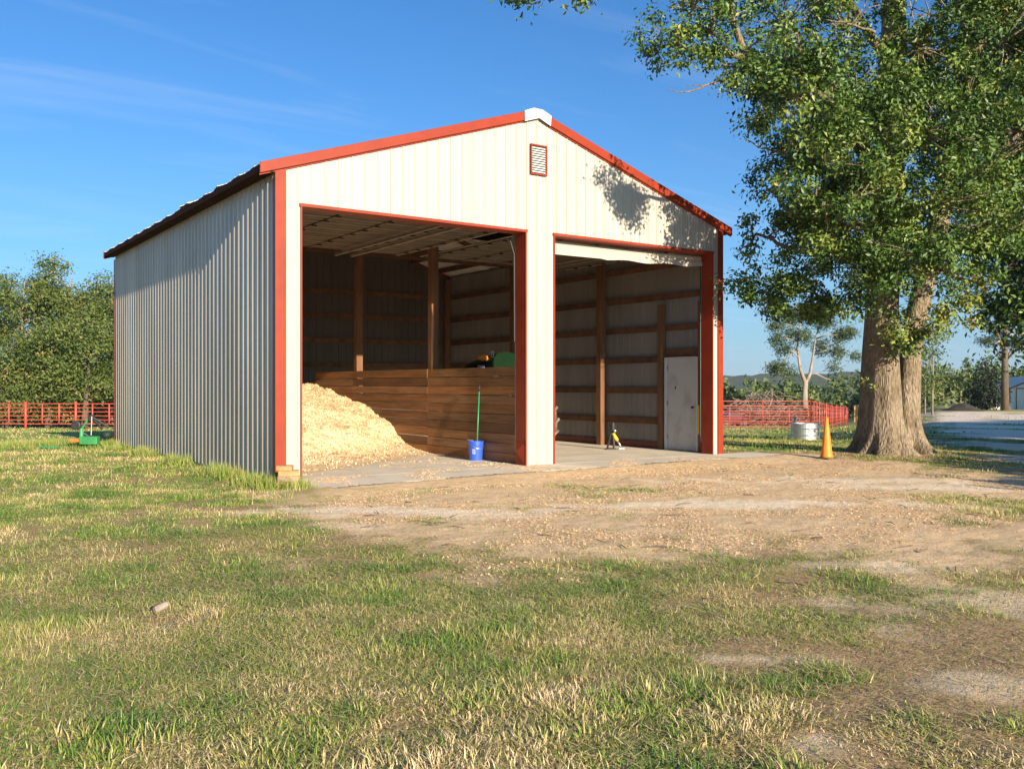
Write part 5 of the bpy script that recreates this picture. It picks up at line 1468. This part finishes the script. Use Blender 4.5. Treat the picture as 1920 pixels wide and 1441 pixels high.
sx, sy = at(1843, 100); sz = tz(sx, sy)
sh = empty('metal_shed', (sx, sy, sz), 'small white metal shed with red trim at the right edge', 'shed', rz=-ang0 - 0.10)
# local x right, y away; long wall facing the camera from x=0..3, gable end turning right
ribb = ribbed(0.0, 2.72, 0.1, lambda u, dpt, z: (u, -dpt, z), lambda u: 0.0, lambda u: 2.35, minor=False); ribb.build('side_wall', M['shedw'], sh)
ga = 0.35
def shp(u, z, dd=0.0): return (2.75 + u * math.cos(ga) + dd * math.sin(ga), u * math.sin(ga) - dd * math.cos(ga), z)
mb = MB(); mb.add([shp(0, 0), shp(7, 0), shp(7, 2.35), shp(3.5, 3.5), shp(0, 2.35)], [(0, 1, 2, 3, 4)]); mb.build('gable_wall', M['shedw'], sh)
mb = MB(); mb.add([shp(.9, 0.02, .03), shp(3.4, 0.02, .03), shp(3.4, 2.2, .03), shp(.9, 2.2, .03)], [(0, 1, 2, 3)]); mb.build('garage_door', M['white'], sh)
mb = MB()
for u0_, u1_, z0q, z1q in ((0.78, 0.9, 0, 2.2), (3.4, 3.52, 0, 2.2), (0.78, 3.52, 2.2, 2.32)):
    mb.add([shp(u0_, z0q, .04), shp(u1_, z0q, .04), shp(u1_, z1q, .04), shp(u0_, z1q, .04)], [(0, 1, 2, 3)])
mb.build('door_trim', M['dred'], sh)
MB().box(2.69, 2.80, -0.06, 0.02, 0, 2.36).build('corner_trim', M['dred'], sh)
MB().box(2.15, 2.55, -0.05, -0.025, 0.02, 1.95).build('side_door', M['white'], sh)
e = Vector(shp(3.5, 3.5)) - Vector(shp(0, 2.35))
mb = MB(); A0 = Vector((-0.15, -0.2, 2.36)); A1 = Vector((2.8, -0.2, 2.36))
mb.add([A0, A1, A1 + e * 1.0, A0 + e], [(0, 1, 2, 3)]); mb.add([A0 - Vector((0, 0, .08)), A1 - Vector((0, 0, .08)), A1, A0], [(0, 1, 2, 3)])
mb.build('roof', M['roofm'], sh)
mb = MB(); mb.add([A1 + Vector((0, -.02, -.14)), A1 + e + Vector((0, -.02, -.14)), A1 + e + Vector((0, -.02, .02)), A1 + Vector((0, -.02, .02))], [(0, 1, 2, 3)]); mb.build('rake_trim', M['dred'], sh)
mb = MB(); mb.add([A0 + Vector((0, -.02, -.10)), A1 + Vector((0, -.02, -.10)), A1 + Vector((0, -.02, -.0)), A0 + Vector((0, -.02, -.0))], [(0, 1, 2, 3)]); mb.build('eave_trim', M['dred'], sh)

# ------------------------------------------------------------------ air
hz = MB().box(-1500, 1500, -1500, 1500, -24, 27).build('haze', None)
tag(hz, kind='stuff')
hm = bpy.data.materials.new('thin_air'); hm.use_nodes = True
for n_ in list(hm.node_tree.nodes):
    hm.node_tree.nodes.remove(n_)
ho = hm.node_tree.nodes.new('ShaderNodeOutputMaterial'); hp = hm.node_tree.nodes.new('ShaderNodeVolumePrincipled')
hp.inputs['Color'].default_value = (0.80, 0.90, 1.0, 1)
hp.inputs['Density'].default_value = 0.0001
hp.inputs['Anisotropy'].default_value = 0.0
hm.node_tree.links.new(hp.outputs[0], ho.inputs['Volume'])
hz.data.materials.append(hm)
